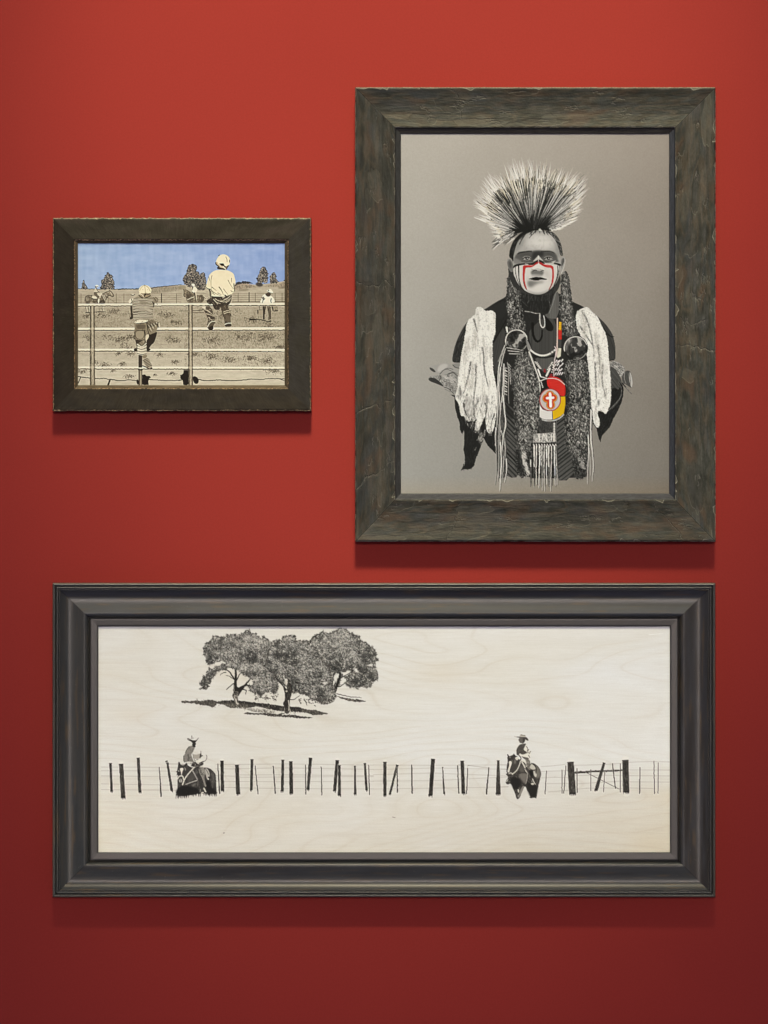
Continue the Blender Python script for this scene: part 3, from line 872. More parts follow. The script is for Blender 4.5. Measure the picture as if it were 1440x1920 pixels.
    C.line('S2 905,676 905,795', (60, 52, 42), 1.8, sm=0)
    C.line('S2 690,796 1365,792', (84, 72, 54), 1.3, a=.8, sm=0)
    C.cur = 17
    C.line('R1 1030,780 1150,850 1290,960', (120, 104, 80), .8, a=.8)
    C.cur = 0

    # riders
    C.cur = 18
    m = C.poly('R1 250,800 275,730 350,690 470,690 520,720 640,760 800,720 870,640 990,580 1060,560 1090,520 1150,570 1240,690 1225,750 1160,760 1060,690 1010,760 960,860 930,985 590,975 440,900 410,985 280,985 255,900', (128, 114, 92))
    C.poly('R1 262,790 300,720 400,690 450,760 430,880 400,980 280,980', (104, 92, 74), .9, 1)
    C.poly('R1 290,790 360,760 400,830 370,900 310,880', (176, 164, 138), .9, 1)
    C.poly('R1 440,760 560,830 680,850 690,975 590,975 480,910', (96, 84, 66), .9, 1)
    C.poly('R1 740,900 830,850 940,870 930,985 760,985', (66, 56, 44), .9, 1)
    C.hairs(m, 200, 1.1, .6, (1.5, 3.5), .8, [(60, 50, 40), (206, 192, 162), (80, 68, 54)], .8)
    C.line('R1 255,900 260,790 300,715 400,690 500,705', DK, 1.0)
    C.line('R1 830,660 980,580 1060,560 1090,525 1150,575 1235,690 1215,745 1140,720 1065,690 1010,770 950,880', DK, 1.0)
    C.poly('R1 1060,570 1100,545 1150,590 1215,690 1190,740 1110,690', (150, 134, 108), .9)
    for sp in ('R1 850,680 900,800 940,880', 'R1 900,690 950,800', 'R1 960,640 980,720', 'R1 1120,600 1170,690'):
        C.line(sp, (222, 208, 178), 1.0, .6)
    C.poly('R1 490,720 600,720 690,800 640,830 500,800', (226, 212, 182))
    C.line('R1 490,800 600,830 690,810', DK, 1.2)
    C.poly('R1 545,600 580,480 630,450 700,530 740,580 800,610 850,650 800,700 780,790 720,800 650,720 570,690', (208, 194, 164))
    C.poly('R1 555,590 640,600 700,680 760,760 720,800 620,720 560,680', (80, 68, 54), .8)
    C.line('R1 570,600 660,600 740,590', DK, 1.2)
    C.line('R1 640,470 690,560 760,600', DK, .9)
    C.line('R1 690,680 780,700 820,640', (230, 216, 188), 1.2)
    C.poly('R1 690,830 760,800 730,960 700,980', (232, 218, 188))
    C.poly('R1 590,400 600,380 640,340 690,345 720,380 735,395 690,405 680,440 640,450 605,420', (236, 228, 208))
    C.line('R1 600,395 640,410 690,405', DK, 1.0)
    C.line('R1 605,420 650,450', (90, 78, 64), 1.2)
    for sp in ('R1 290,1090 310,1200 310,1270', 'R1 380,1090 400,1180 390,1260', 'R1 850,1090 850,1160 870,1230'):
        C.line(sp, (90, 76, 58), 2.4, 1.2)
        C.line(q(sp) + [.9, 0], (222, 208, 178), 1.4, .8)
    C.line('R1 280,1285 440,1270 600,1265 760,1240 840,1250 950,1248', DK, 1.6, 1.0)
    C.cur = 19
    m = C.poly('S4 60,940 90,920 150,950 240,1010 320,1050 400,1060 480,1060 520,1140 500,1230 130,1230 100,1100 60,1080', (132, 118, 94))
    C.poly('S4 100,1000 200,1000 260,1100 250,1230 140,1230 105,1110', (86, 74, 58), .9, 1)
    C.poly('S4 400,1070 460,1045 510,1100 500,1200 440,1235 400,1200', (92, 80, 62), .95, 1)
    C.poly('S4 410,1110 440,1090 450,1160 430,1200', (160, 146, 120), .9, 1)
    C.hairs(m, 140, 1.3, .7, (1, 3), .8, [(56, 46, 36), (214, 200, 170)], .8)
    C.line('S4 52,930 65,1000 50,1070 80,1100', DK, 1.2)
    C.line('S4 130,1170 200,1130 290,1100', (220, 206, 176), 1.2)
    C.poly('S4 240,970 260,900 290,860 330,880 360,940 350,990 300,1010 250,1000', (236, 224, 196))
    C.poly('S4 290,990 340,1000 350,1200 320,1220 310,1080', (216, 202, 170))
    C.line('S4 300,1000 320,1100 330,1210', DK, 1.4)
    C.line('S4 240,990 290,1020 300,1060', DK, 1.2)
    C.poly('S4 225,840 240,805 280,800 305,830 300,865 250,870', (238, 228, 204))
    C.line('S4 240,850 255,890 250,930', (70, 60, 50), 1.4)
    for sp in ('S4 350,980 480,985 600,970', 'S4 360,1000 560,1010', 'S4 500,1080 570,1150 620,1100', 'S4 520,1180 600,1150 640,1120'):
        C.line(sp, (222, 208, 176), 1.6, 1.0)
        C.line(q(sp) + [0, .8], DK, .8, .6, .7)
    C.line('S2 10,912 110,912', DK, 1.0)
    C.line('S2 180,910 290,905 330,890', DK, 1.2)
    C.line('S2 185,935 320,930', (90, 76, 60), 1.0)
    C.cur = 20     # man with two buckets
    C.poly('B1 455,870 610,870 580,1000 540,1200 545,1420 470,1420 470,1100', (98, 86, 68))
    C.poly('B1 620,870 760,870 770,1100 780,1290 770,1430 690,1430 690,1200 640,1000', (112, 100, 80))
    C.line('B1 490,900 510,1100 500,1400', (50, 42, 34), 2.4)
    C.line('B1 570,900 550,1050 520,1250', (60, 50, 40), 1.8)
    C.line('B1 690,1000 710,1200 700,1420', (58, 48, 38), 1.6)
    C.line('B1 745,900 765,1100 765,1400', (60, 50, 40), 1.4)
    C.poly('B1 345,760 400,680 440,520 520,450 600,430 760,480 850,560 920,650 925,780 640,790 440,780', CR)
    for sp in ('B1 500,560 480,680 450,770', 'B1 540,620 500,660', 'B1 795,620 770,700 800,780', 'B1 440,560 450,620'):
        C.line(sp, DK, 2.0, 1.0)
    C.poly('B1 550,440 600,415 660,380 780,410 770,500 700,545 620,530', (74, 62, 50))
    C.poly('B1 600,315 660,290 740,240 800,260 830,310 880,380 820,405 740,395 660,360', CR)
    C.line('B1 650,350 740,390 830,410', DK, 1.0)
    C.line('B1 680,310 700,290', DK, 1.4)
    C.line('B1 345,880 345,950 350,1040', DK, .7)
    C.poly('B1 250,1055 450,1045 470,1200 420,1225 270,1225', (170, 154, 126))
    C.poly('B1 250,1060 290,1060 310,1150 280,1225 262,1225', (62, 52, 42))
    C.line('B1 250,1055 450,1045', DK, .9)
    C.poly('B1 805,890 1040,890 1035,1080 860,1105 820,1000', (150, 136, 110))
    C.line('B1 815,890 850,1000 870,1095 1035,1080', DK, 2.2)
    C.hairs(C.mask(q('B1 860,900 1030,900 1030,1070 880,1080')), 26, 1.5, .3, (2, 4), .8, [(100, 88, 68), (200, 186, 156)], .8)
    C.line('S2 905,1015 1000,1020 1090,1030 1150,1052 1188,1045', DK, 1.7, 1.5)
    C.line('S2 920,1022 990,1030', DK, 2.4, 1.0)
    C.poly('B1 700,1480 780,1440 790,1480 720,1520', DK)
    C.cur = 0

    # ---- pipe fence in front
    def shadow(spec):
        C.line(spec, (40, 33, 27), 1.8, 1.4, .95, wob=.2)
    shadow('S1 45,1755 180,1775 300,1785 380,1775 440,1795')
    shadow('S1 470,1790 570,1810 620,1810 700,1795 800,1808')
    C.line('S1 75,1770 45,1840', (40, 33, 27), 1.8)
    C.line('S1 455,1795 430,1865', (40, 33, 27), 3.0, 3.6)
    shadow('S1 960,1795 1080,1800 1160,1808 1290,1805 1371,1800')
    shadow('S2 0,1805 40,1800')
    shadow('S2 180,1780 320,1808 420,1806 520,1795 620,1810 760,1808 840,1800 950,1785 1060,1795 1160,1780 1360,1785')
    C.line('S2 1290,1782 1365,1812', (40, 33, 27), 1.6, 1.0)
    C.cur = 24      # shadows of the children on the ground
    C.poly(rag(q('S1 872,1735 905,1728 920,1750 965,1745 985,1770 955,1790 945,1830 955,1865 870,1865 868,1800'), .3, 2.5, rs), (36, 30, 25), sm=0)
    C.poly('S1 790,1800 820,1790 820,1865 800,1850', (36, 30, 25))
    C.cur = 25
    C.poly(rag(q('S2 62,1660 122,1660 125,1865 55,1865 50,1800 20,1780 18,1740 60,1720'), .3, 2.5, rs), (36, 30, 25), sm=0)
    C.poly('S2 182,1750 230,1755 262,1800 250,1850 205,1850 182,1800', (36, 30, 25))
    C.cur = 21
    for sp, y0, y1 in (('S1', 848, 845), ('S1', 1164, 1160), ('S1', 1430, 1434), ('S1', 1660, 1658)):
        pass
    for ya, yb in (((824, 851), (816, 843)), ((1132, 1163), (1126, 1160)), ((1402, 1430), (1404, 1438)), ((1632, 1659), (1634, 1664))):
        a = q('S1 30,%d' % ya[0])[0]; b = q('S2 1380,%d' % yb[0])[0]
        c = q('S1 30,%d' % ya[1])[0]; d = q('S2 1380,%d' % yb[1])[0]
        C.poly(np.array([a, b, d, c]), (238, 225, 196), sm=0)
        C.line(np.array([c * .55 + a * .45, d * .55 + b * .45]), (206, 190, 156), 1.2, a=.6, sm=0)
        C.line(np.array([a, b]), (252, 242, 218), 1.0, a=.8, sm=0)
        C.line(np.array([c, d]), (40, 32, 22), 1.8, a=1, sm=0, wob=.3)
        C.line(np.array([c + [0, 1.3], d + [0, 1.3]]), (228, 214, 184), .8, a=.6, sm=0)
    for sp in ('S1 198,852 255,852 262,1865 196,1865', 'S2 124,835 178,835 182,1865 126,1865'):
        m = C.poly(sp, (150, 136, 110), sm=0)
        p = q(sp)
        for f, c, w_, a in ((.06, (54, 45, 34), 1.5, .95), (.22, (92, 80, 62), 1.4, .8), (.42, (180, 166, 138), 2.0, .8), (.6, (206, 192, 162), 1.4, .8), (.78, (120, 106, 84), 1.4, .8), (.95, (56, 46, 36), 1.3, .95)):
            C.line(np.array([p[0] * (1 - f) + p[1] * f, p[3] * (1 - f) + p[2] * f]), c, w_, a=a, wob=.15)
        C.hairs(m, 200, 1.57, .1, (2, 6), .7, [(70, 60, 46), (196, 182, 152)], .6)
    for y in (1132, 1402, 1630):
        C.poly('S1 190,%d 262,%d 250,%d 200,%d' % (y - 6, y - 6, y + 24, y + 24), (210, 196, 164), .75, 1)
        C.poly('S2 118,%d 184,%d 176,%d 126,%d' % (y - 4, y - 4, y + 26, y + 26), (206, 192, 160), .75, 1)
    m = C.poly('S1 820,1470 868,1470 868,1640 820,1640', (58, 49, 40), sm=0)
    C.poly('S1 822,1664 868,1664 870,1865 824,1865', (120, 106, 84), sm=0)
    C.line('S1 826,1664 826,1865', DK, 1.8, sm=0)
    C.line('S1 865,1664 866,1865', DK, 1.2, sm=0)
    C.line('S1 850,1690 850,1860', (196, 182, 152), 1.6, sm=0, a=.8)
    C.line('S1 822,1668 868,1668', DK, 2.2)

    # ---- child climbing (striped shirt)
    C.cur = 22
    C.poly('S3 440,1180 480,1130 560,1120 640,1080 620,1180 575,1310 520,1350 470,1430 420,1470 415,1380 425,1290', (50, 42, 34))
    C.poly('S3 170,1420 240,1415 240,1475 170,1475', (44, 36, 28))
    C.poly('S3 430,1400 520,1440 470,1475 425,1470', (44, 36, 28))
    # left arm and cuff
    C.poly('S3 90,575 140,570 155,700 165,820 100,850 80,810 120,780', (56, 47, 38))
    C.poly('S3 62,470 110,415 160,430 140,480 100,520 70,515', (226, 212, 182))
    C.line('S3 120,430 140,490 110,520', DK, 1.4)
    C.poly('S3 110,345 140,330 190,335 180,370 140,365', (222, 208, 178))
    C.line('S3 112,350 150,362 190,345', DK, 1.5)
    m = C.poly('S3 160,430 210,395 280,375 400,400 500,370 560,400 620,380 665,440 640,490 590,520 575,570 555,590 560,640 545,770 560,850 420,830 250,815 180,860 140,890 160,780 140,690 135,540', (150, 137, 112))
    for k in range(17):
        y = 418 + k * 25.5 + rs.randn() * 3
        sag = 12 + rs.randn() * 6
        x0, x1 = 150 + rs.rand() * 14, 550 + rs.rand() * 10
        c = [(52, 44, 35), (90, 78, 62), (64, 54, 42)][k % 3]
        C.line('S3 %f,%f %f,%f %f,%f' % (x0, y + sag, (x0 + x1) / 2, y - sag * .6, x1, y + sag), c, 1.0, .8, .9, clip=m, wob=.12)
        C.line('S3 %f,%f %f,%f %f,%f' % (x0, y + 9 + sag, (x0 + x1) / 2, y + 9 - sag * .6, x1, y + 9 + sag), (226, 213, 184), 1.0, .7, .8, clip=m, wob=.12)
    C.poly('S3 290,470 400,480 470,510 380,540 280,530', (120, 106, 84), .45, 1)
    C.poly('S3 330,600 440,590 540,680 550,730 440,660', (214, 200, 170), .5, 1)
    C.line('S3 160,700 260,690 420,690 540,720', DK, 1.0, .8, .7)
    C.line('S3 550,500 575,540 560,590', DK, 2.4, 1.4)
    for sp in ('S3 600,400 660,440 640,490', 'S3 580,420 620,470 640,550', 'S3 560,400 600,460 590,510'):
        C.line(sp, (90, 78, 62), .9)
    # waist, trousers
    m = C.poly('S3 175,900 180,860 250,838 420,840 500,850 560,850 680,910 680,990 640,1010 620,1090 560,1120 480,1150 470,1130 400,1160 400,1250 425,1340 420,1440 420,1530 430,1600 350,1620 330,1560 260,1540 240,1440 210,1290 185,1200 175,1080 190,1000', (142, 128, 102))
    C.poly('S3 180,890 250,845 380,850 470,860 410,905 230,918 185,915', (236, 222, 190))
    C.line('S3 230,925 330,920 410,905', DK, 1.4)
    C.hairs(m, 150, 1.4, .5, (1.5, 4), .8, [(88, 76, 60), (192, 178, 148), (72, 62, 48)], .7)
    C.poly('S3 210,940 410,935 400,1030 220,1040', (92, 80, 62), .8, 1)
    C.poly('S3 205,1080 380,1070 370,1200 320,1240 215,1220', (166, 152, 124), .8)
    C.line('S3 200,1070 380,1060', DK, 1.0)
    C.line('S3 205,1080 210,1220 320,1245 375,1190 380,1070', (60, 50, 40), .9)
    for k in range(8):
        x = 440 + k * 26
        C.line('S3 %d,%d %d,%d' % (x, 960 - k * 8, x + 60 - k * 4, 1090 - k * 22), (64, 54, 42) if k % 2 == 0 else (222, 208, 178), 1.2, .7)
    for k in range(5):
        C.line('S3 %d,%d %d,%d' % (430 + k * 8, 905 + k * 26, 560 + k * 18, 850 + k * 20), DK, 1.3, .6)
    C.line('S3 425,900 440,990 455,1080 475,1140', DK, 1.4)
    C.line('S3 380,1060 400,1130 390,1240 410,1300', DK, 1.8, 1.2)
    C.line('S3 655,900 640,960 660,1000', DK, 1.6)
    C.line('S3 676,920 680,985', (228, 214, 184), 1.4)
    C.poly('S3 205,1240 310,1260 400,1230 300,1290 240,1340 215,1300', (54, 45, 36), .95)
    C.poly('S3 410,1150 470,1140 470,1200 420,1270 400,1240', (214, 200, 168))
    C.line('S3 180,1090 190,1200 215,1300 240,1420', (50, 42, 34), 1.2)
    for k in range(7):
        y = 1370 + k * 26
        C.line('S3 %d,%d 330,%d %d,%d' % (245, y, y + 26 - k, 420, y - 20 + k * 4), (48, 40, 32) if k % 2 == 0 else (228, 214, 184), 1.4, 1.0)
        C.line('S3 %d,%d 330,%d %d,%d' % (250, y + 12, y + 38 - k, 420, y - 8 + k * 4), (226, 212, 182), 1.1, .7)
    C.line('S3 240,1340 330,1400 420,1320', (232, 218, 188), 1.6, 1.2)
    C.line('S3 260,1300 330,1380 400,1290', (72, 62, 48), 1.2)
    C.poly('S3 335,1560 430,1540 435,1600 360,1630', (140, 126, 100))
    m = C.poly('S3 350,1650 430,1600 490,1640 500,1700 540,1760 530,1820 480,1840 430,1800 380,1740', (168, 154, 128))
    for k in range(6):
        C.line('S3 %d,%d %d,%d' % (355 + k * 18, 1665 + k * 24, 440 + k * 18, 1625 + k * 26), DK, 1.5, 1.1)
    C.line('S3 350,1770 430,1800 480,1840 530,1810', DK, 2.0, 1.6)
    # cap
    m = C.poly('S3 265,270 275,220 310,175 385,150 460,165 510,215 528,270 505,300 515,340 490,375 400,415 300,400 270,360 285,310', (240, 224, 184))
    C.poly('S3 270,360 300,315 380,320 400,300 450,320 500,310 512,345 485,380 400,415 310,400', (150, 132, 104), .95)
    C.poly('S3 375,330 415,322 425,345 400,360 395,390 375,390', (36, 30, 24))
    C.line('S3 268,355 300,390 350,410', DK, 1.5)
    C.line('S3 400,410 460,395 505,360', DK, 1.5)
    C.line('S3 290,330 340,350 360,385', (228, 214, 184), 1.4, .8)
    C.line('S3 430,345 470,340 500,325', (84, 70, 54), 1.4)
    C.line('S3 385,158 395,220 400,300', (150, 130, 94), .8)
    C.line('S3 380,158 320,200 285,270', (170, 150, 112), .7)
    C.line('S3 390,158 460,200 500,280', (150, 130, 94), .8)
    C.poly('S3 370,152 385,145 400,156 385,166', (120, 102, 74))
    for s_ in ('S3 350,245', 'S3 445,245'):
        a = C.to(q(s_))[0]
        C.seg(a[0], a[1], a[0] + .1, a[1], .8, .8, col((120, 100, 70)), .9)

    # ---- child sitting (pale shirt)
    C.cur = 23
    C.poly('S4 560,880 660,930 668,1100 640,1110 630,950', (54, 45, 36))
    m = C.poly('S4 510,1330 620,1300 660,1340 700,1400 720,1500 755,1560 750,1620 770,1680 720,1740 720,1830 640,1850 580,1800 580,1700 610,1610 560,1500 520,1420 460,1330', (84, 72, 58))
    C.poly('S4 450,1320 540,1305 560,1350 520,1400', (222, 208, 178))
    m2 = C.poly('S4 870,1260 1060,1240 1060,1380 1110,1420 1130,1500 1100,1560 1115,1690 1130,1760 975,1770 970,1600 925,1500 900,1400', (80, 68, 54))
    m3 = C.poly('S4 560,1160 680,1100 720,1095 930,1105 990,1080 1100,1040 1140,1060 1120,1200 1060,1300 900,1290 860,1390 770,1400 720,1330 700,1250 640,1280 570,1220', (60, 51, 42))
    C.hairs(m, 110, 1.1, .5, (1.5, 4), .9, [(34, 28, 22), (196, 182, 152), (126, 112, 90)], .75)
    C.hairs(m2, 100, 1.4, .5, (1.5, 4), .9, [(34, 28, 22), (150, 136, 110), (126, 112, 90)], .75)
    C.hairs(m3, 120, .6, .6, (1.5, 4), .9, [(30, 25, 20), (170, 156, 128)], .7)
    for sp in ('S4 720,1150 790,1230 880,1250', 'S4 760,1140 850,1200 980,1180 1100,1080', 'S4 880,1200 980,1220 1080,1140', 'S4 960,1160 1060,1120 1110,1060', 'S4 560,1170 640,1130', 'S4 930,1120 990,1090 1060,1060', 'S4 740,1170 820,1260', 'S4 1000,1230 1080,1180 1120,1110'):
        C.line(sp, (212, 198, 168), 1.3, .6, .9)
    for sp in ('S4 540,1390 620,1420 680,1480 730,1520', 'S4 560,1480 640,1500 740,1540', 'S4 950,1440 1050,1400 1110,1440', 'S4 960,1480 1060,1440 1130,1470', 'S4 620,1560 660,1610 740,1600', 'S4 580,1400 640,1460'):
        C.line(sp, (206, 192, 160), 1.5, .7, .9)
    C.poly('S4 990,1500 1070,1500 1115,1600 1100,1680 1000,1660', (108, 95, 76), .9, 1)
    C.poly('S4 640,1560 740,1550 750,1600 660,1610', (66, 56, 44), .9)
    C.poly('S4 590,1720 650,1640 760,1660 770,1690 640,1770 600,1800', (92, 80, 62))
    C.line('S4 590,1770 640,1680 700,1650 765,1650', (226, 212, 182), 1.6, 1.0)
    C.poly('S4 600,1800 700,1740 725,1780 715,1840 640,1850', (46, 38, 30))
    C.line('S4 978,1720 1040,1690 1130,1690', (230, 216, 186), 1.6, 1.2)
    C.poly('S4 975,1765 985,1725 1120,1715 1130,1755 1100,1768', (62, 52, 42))
    # shirt
    m = C.poly('S4 555,885 580,760 620,620 690,540 800,490 1020,495 1110,530 1180,580 1205,680 1228,780 1180,810 1190,900 1190,990 1110,1050 1000,1075 930,1100 720,1095 675,1085 668,925 600,910', (240, 224, 186))
    C.put(m * np.clip(vnoise(rs, H, W, 10, 10, 2) - .45, 0, 1) * 1.2, (228, 210, 170), .6)
    for sp, w_ in (('S4 690,620 665,720 672,900 680,1060', 1.2), ('S4 690,880 740,920 790,960', 1.6), ('S4 680,960 740,1010 900,1080', 1.8), ('S4 850,880 910,960 950,1060', 2.2), ('S4 950,920 1000,990 1050,1050', 1.3), ('S4 1050,720 1100,820 1170,920', 1.3), ('S4 1130,680 1130,770', 1.4), ('S4 1115,960 1150,990 1190,985', 1.4), ('S4 615,650 640,740', 1.5), ('S4 700,1010 760,1060', 1.6), ('S4 820,1010 900,1050', 1.4)):
        C.line(sp, (92, 76, 54), w_, .4, .85)
    C.line('S4 675,1085 720,1098 930,1104', DK, 1.3)
    C.line('S4 980,1060 1005,1085', DK, 2.2)
    C.line('S4 1178,800 1188,900 1200,970', (70, 58, 46), 1.3)
    C.line('S4 560,890 600,915 668,930', DK, 1.1)
    # neck, cap
    C.poly('S4 800,415 1060,410 1015,500 940,490 805,480', (58, 47, 38))
    m = C.poly('S4 770,330 800,250 850,170 940,135 1030,160 1090,230 1105,300 1075,400 1010,460 930,450 820,420 780,380', (240, 225, 188))
    C.poly('S4 775,320 800,300 850,380 960,420 1050,390 1070,410 1000,465 900,440 810,410 780,380', (196, 176, 140), .95)
    C.poly('S4 850,345 960,345 965,385 945,410 900,400 860,370', (34, 28, 22))
    C.line('S4 775,330 780,370 850,420', DK, 2.0)
    C.line('S4 960,400 1010,440 1060,400', (70, 58, 44), 2.2)
    C.line('S4 1000,200 1030,260 1030,310', (120, 98, 66), 1.0)
    C.line('S4 1085,270 1085,320', DK, 1.4)
    C.line('S4 840,175 860,158', DK, 1.4)
    C.line('S4 940,425 970,450 1000,480', (228, 214, 184), 1.6)
    C.cur = 0
    C.rgb = np.clip(C.rgb, 0, 1)
    return crisp(C, 3, .5, 1.01)


# ------------------------------------------- oak trees and fence on plywood --
POSTS = []   # (top x, top y, bottom x, bottom y, top width, bottom width) per sheet
for _s, _l in (('W1', ((95, 340, 107, 632, 25, 26), (205, 348, 228, 697, 44, 46), (383, 285, 401, 640, 30, 32), (602, 380, 621, 680, 8, 16), (675, 316, 690, 346, 20, 22), (687, 342, 732, 625, 22, 28), (1210, 345, 1228, 650, 9, 13), (1253, 315, 1257, 624, 34, 34))),
               ('W2', ((24, 358, 36, 658, 38, 42), (180, 300, 172, 617, 28, 28), (212, 365, 243, 656, 9, 10), (400, 368, 422, 652, 11, 13), (500, 306, 494, 628, 28, 30), (583, 322, 588, 652, 34, 40), (737, 355, 738, 657, 9, 10), (787, 285, 762, 612, 34, 28), (899, 375, 905, 668, 9, 10), (1066, 310, 1037, 628, 34, 34), (1088, 362, 1087, 674, 26, 32), (1249, 368, 1252, 660, 17, 24), (1352, 340, 1370, 620, 22, 26), (1392, 358, 1400, 665, 8, 10))),
               ('W3', ((120, 328, 120, 672, 34, 34), (249, 358, 172, 660, 26, 22), (248, 390, 249, 640, 12, 12), (398, 358, 403, 650, 12, 14), (620, 296, 594, 675, 40, 42), (720, 380, 735, 656, 9, 18), (875, 362, 887, 650, 10, 12), (923, 316, 935, 652, 34, 36), (980, 390, 969, 654, 8, 10), (1200, 385, 1174, 656, 10, 16), (1297, 312, 1297, 658, 24, 52))),
               ('W4', ((413, 372, 402, 562, 6, 7), (540, 365, 540, 556, 6, 6), (572, 330, 555, 556, 6, 7), (610, 302, 626, 562, 52, 56), (663, 355, 665, 550, 6, 7), (775, 362, 775, 536, 5, 6), (884, 308, 818, 534, 20, 28), (890, 385, 880, 545, 5, 6), (953, 315, 977, 516, 8, 8), (1018, 312, 1016, 545, 6, 7), (1058, 286, 1066, 548, 50, 52), (1178, 345, 1175, 557, 7, 8), (1293, 292, 1296, 560, 6, 7), (1328, 306, 1325, 557, 5, 6)))):
    for _p in _l:
        _k = Z[_s][2]
        POSTS.append((Z[_s][0] + _p[0] / _k, Z[_s][1] + _p[1] / _k, Z[_s][0] + _p[2] / _k, Z[_s][1] + _p[3] / _k, _p[4] / _k, _p[5] / _k))


def paint_oak_fence():
    C = Canvas(183.0, 1173.5, 1257.5, 1599.5, 23)
    rs = C.rs
    H, W = C.H, C.W
    Y, X = np.mgrid[0:H, 0:W].astype(float)
    u, v = X / W, Y / H
    # rotary cut plywood: contour bands of a stretched height field
    f = vnoise(rs, H, W, 150, 420, 2) * 7 + vnoise(rs, H, W, 50, 220, 2) * 1.6 + 2.2 * v
    ring = f * 1.7 - np.floor(f * 1.7)
    line = np.exp(-(np.minimum(ring, 1 - ring) / .045) ** 2)
    band = np.abs(ring - .5) * 2
    fib = vnoise(rs, H, W, 1.2, 22, 2) - .5
    fib2 = vnoise(rs, H, W, 3, 90, 2) - .5
    blot = vnoise(rs, H, W, 90, 160, 3) - .5
    a = np.array((221., 214., 199.)); b = np.array((226., 221., 210.)); c_ = np.array((217., 207., 188.))
    base = a + (b - a) * np.clip(u * 1.3 - .2, 0, 1)[..., None]
    base = base + (c_ - base) * (np.clip(v - .55, 0, 1) * 1.2)[..., None]
    base = base + (np.array((200., 188., 166.)) - base) * (np.clip((v - .6) * 2.4, 0, 1) * np.clip((u - .45) * 1.9, 0, 1))[..., None] * .85
    lm = (vnoise(rs, H, W, 60, 120, 2) * 1.6 - .35).clip(0, 1)
    base = base - (line * lm * 8)[..., None] * np.array((.8, 1, 1.25))
    base = base - ((band - .5) * 3)[..., None] * np.array((.7, 1, 1.3))
    base = base + (fib * 7 + fib2 * 5)[..., None] * np.array((1, 1, 1.1)) + blot[..., None] * np.array((6, 10, 18))
    base += (rs.rand(H, W, 1) - .5) * 5
    C.rgb = base / 255.0
    for x, y, r in ((830, 1262, 22), (1215, 1582, 20), (1240, 1492, 16), (730, 1440, 18), (425, 1265, 14), (250, 1340, 20)):
        g = np.exp(-(((X + 183 - x) / (r * 2.2)) ** 2 + ((Y + 1173.5 - y) / r) ** 2))
        C.put(g, (205, 180, 142), .15)
    C.line('P 1217,1190 1243,1188', (250, 246, 234), 1.0, .5)
    C.line('P 419,1562 421,1561.5', (70, 62, 54), 1.1, .7)
    C.line('P 736,1532 741,1533', (90, 80, 70), .8, .5)

    # ---- wires
    C.cur = 100
    def wire(sh, pts, a=.55):
        C.line(sh + ' ' + pts, (100, 90, 78), .62, a=a * .95, sm=0)
    for y0, y1 in ((378, 380), (415, 420), (470, 478), (552, 566), (612, 618)):
        wire('W1', '0,%d 780,%d' % (y0, y1), .45)
    for y0, y1 in ((350, 350), (396, 398), (468, 474), (526, 530), (588, 590)):
        wire('W1', '1190,%d 1440,%d' % (y0, y1), .55)
    wire('W1', '690,345 800,346', .7)
    for y0, y1, y2 in ((352, 345, 358), (395, 386, 402), (460, 458, 468), (484, 482, 476), (528, 530, 526), (592, 602, 604)):
        wire('W2', '0,%d 500,%d 1440,%d' % (y0, y1, y2), .5)
    for y0, y1, y2 in ((356, 360, 356), (404, 388, 400), (458, 440, 470), (524, 520, 480), (606, 598, 585)):
        wire('W3', '0,%d 600,%d 1400,%d' % (y0, y1, y2), .45)
    wire('W3', '985,360 1200,388', .7)
    wire('W3', '875,362 880,356 910,356', .8)
    wire('W3', '978,392 982,362 1000,360', .8)
    for p in ('0,322 100,324', '40,358 100,360', '20,505 100,500', '370,338 480,330 590,316', '640,328 900,320 1030,310', '370,430 480,424 600,430', '640,410 1030,408', '370,378 590,370', '400,478 600,474', '640,480 1030,456', '430,545 600,530 740,515 900,512 1030,518', '1090,302 1300,296 1420,300', '1085,365 1430,366', '1085,412 1430,414', '1085,462 1430,464', '1090,512 1300,518'):
        wire('W4', p, .5)
    C.line('W4 742,388 830,432 980,508 1005,520', (60, 54, 48), 1.3, .8, .85)
    # gate rail
    C.cur = 101
    C.line('W4 640,386 760,380 860,374 960,372 1034,366', (40, 36, 32), 3.2, 3.0, wob=.3)
    C.line('W4 650,383 850,374 1030,366', (120, 112, 100), .8, a=.7, wob=.3)
    C.line('W4 650,392 720,388', (40, 36, 32), 2.0, 1)

    # ---- posts
    for i, (x0, y0, x1, y1, w0, w1) in enumerate(POSTS):
        C.cur = 0
        h = .5 * max(w0, w1)
        C.line(np.array([[x0, y0 - 1], [x1, y1 + 1]]), (236, 229, 213), w0 + 2.6, w1 + 2.6, .4, sm=0)
        C.cur = 30 + i
        d = np.array([x1 - x0, y1 - y0]); L = np.hypot(*d); d /= L
        n = np.array([-d[1], d[0]])
        if max(w0, w1) < 3.2:
            C.line(np.array([[x0, y0], [x1, y1]]), (44, 40, 36), w0 * .95, w1 * 1.0, sm=0, wob=.16)
            continue
        t = np.linspace(0, 1, 14)
        lf = np.array([np.array([x0, y0]) + d * L * k + n * (w0 + (w1 - w0) * k) * .5 + n * rs.randn() * .18 for k in t])
        rt = np.array([np.array([x0, y0]) + d * L * k - n * (w0 + (w1 - w0) * k) * .5 + n * rs.randn() * .18 for k in t[::-1]])
        m = C.mask(np.vstack([lf, rt]))
        C.put(m, (43, 39, 35) if max(w0, w1) < 8 else (60, 55, 49))
        nn = int(L * max(w0, w1) * .36)
        C.hairs(m, nn, math.atan2(d[1], d[0]), .04, (2, 9), .7, [(92, 87, 80), (24, 22, 20), (70, 66, 60), (26, 24, 22), (134, 128, 118)], .7)
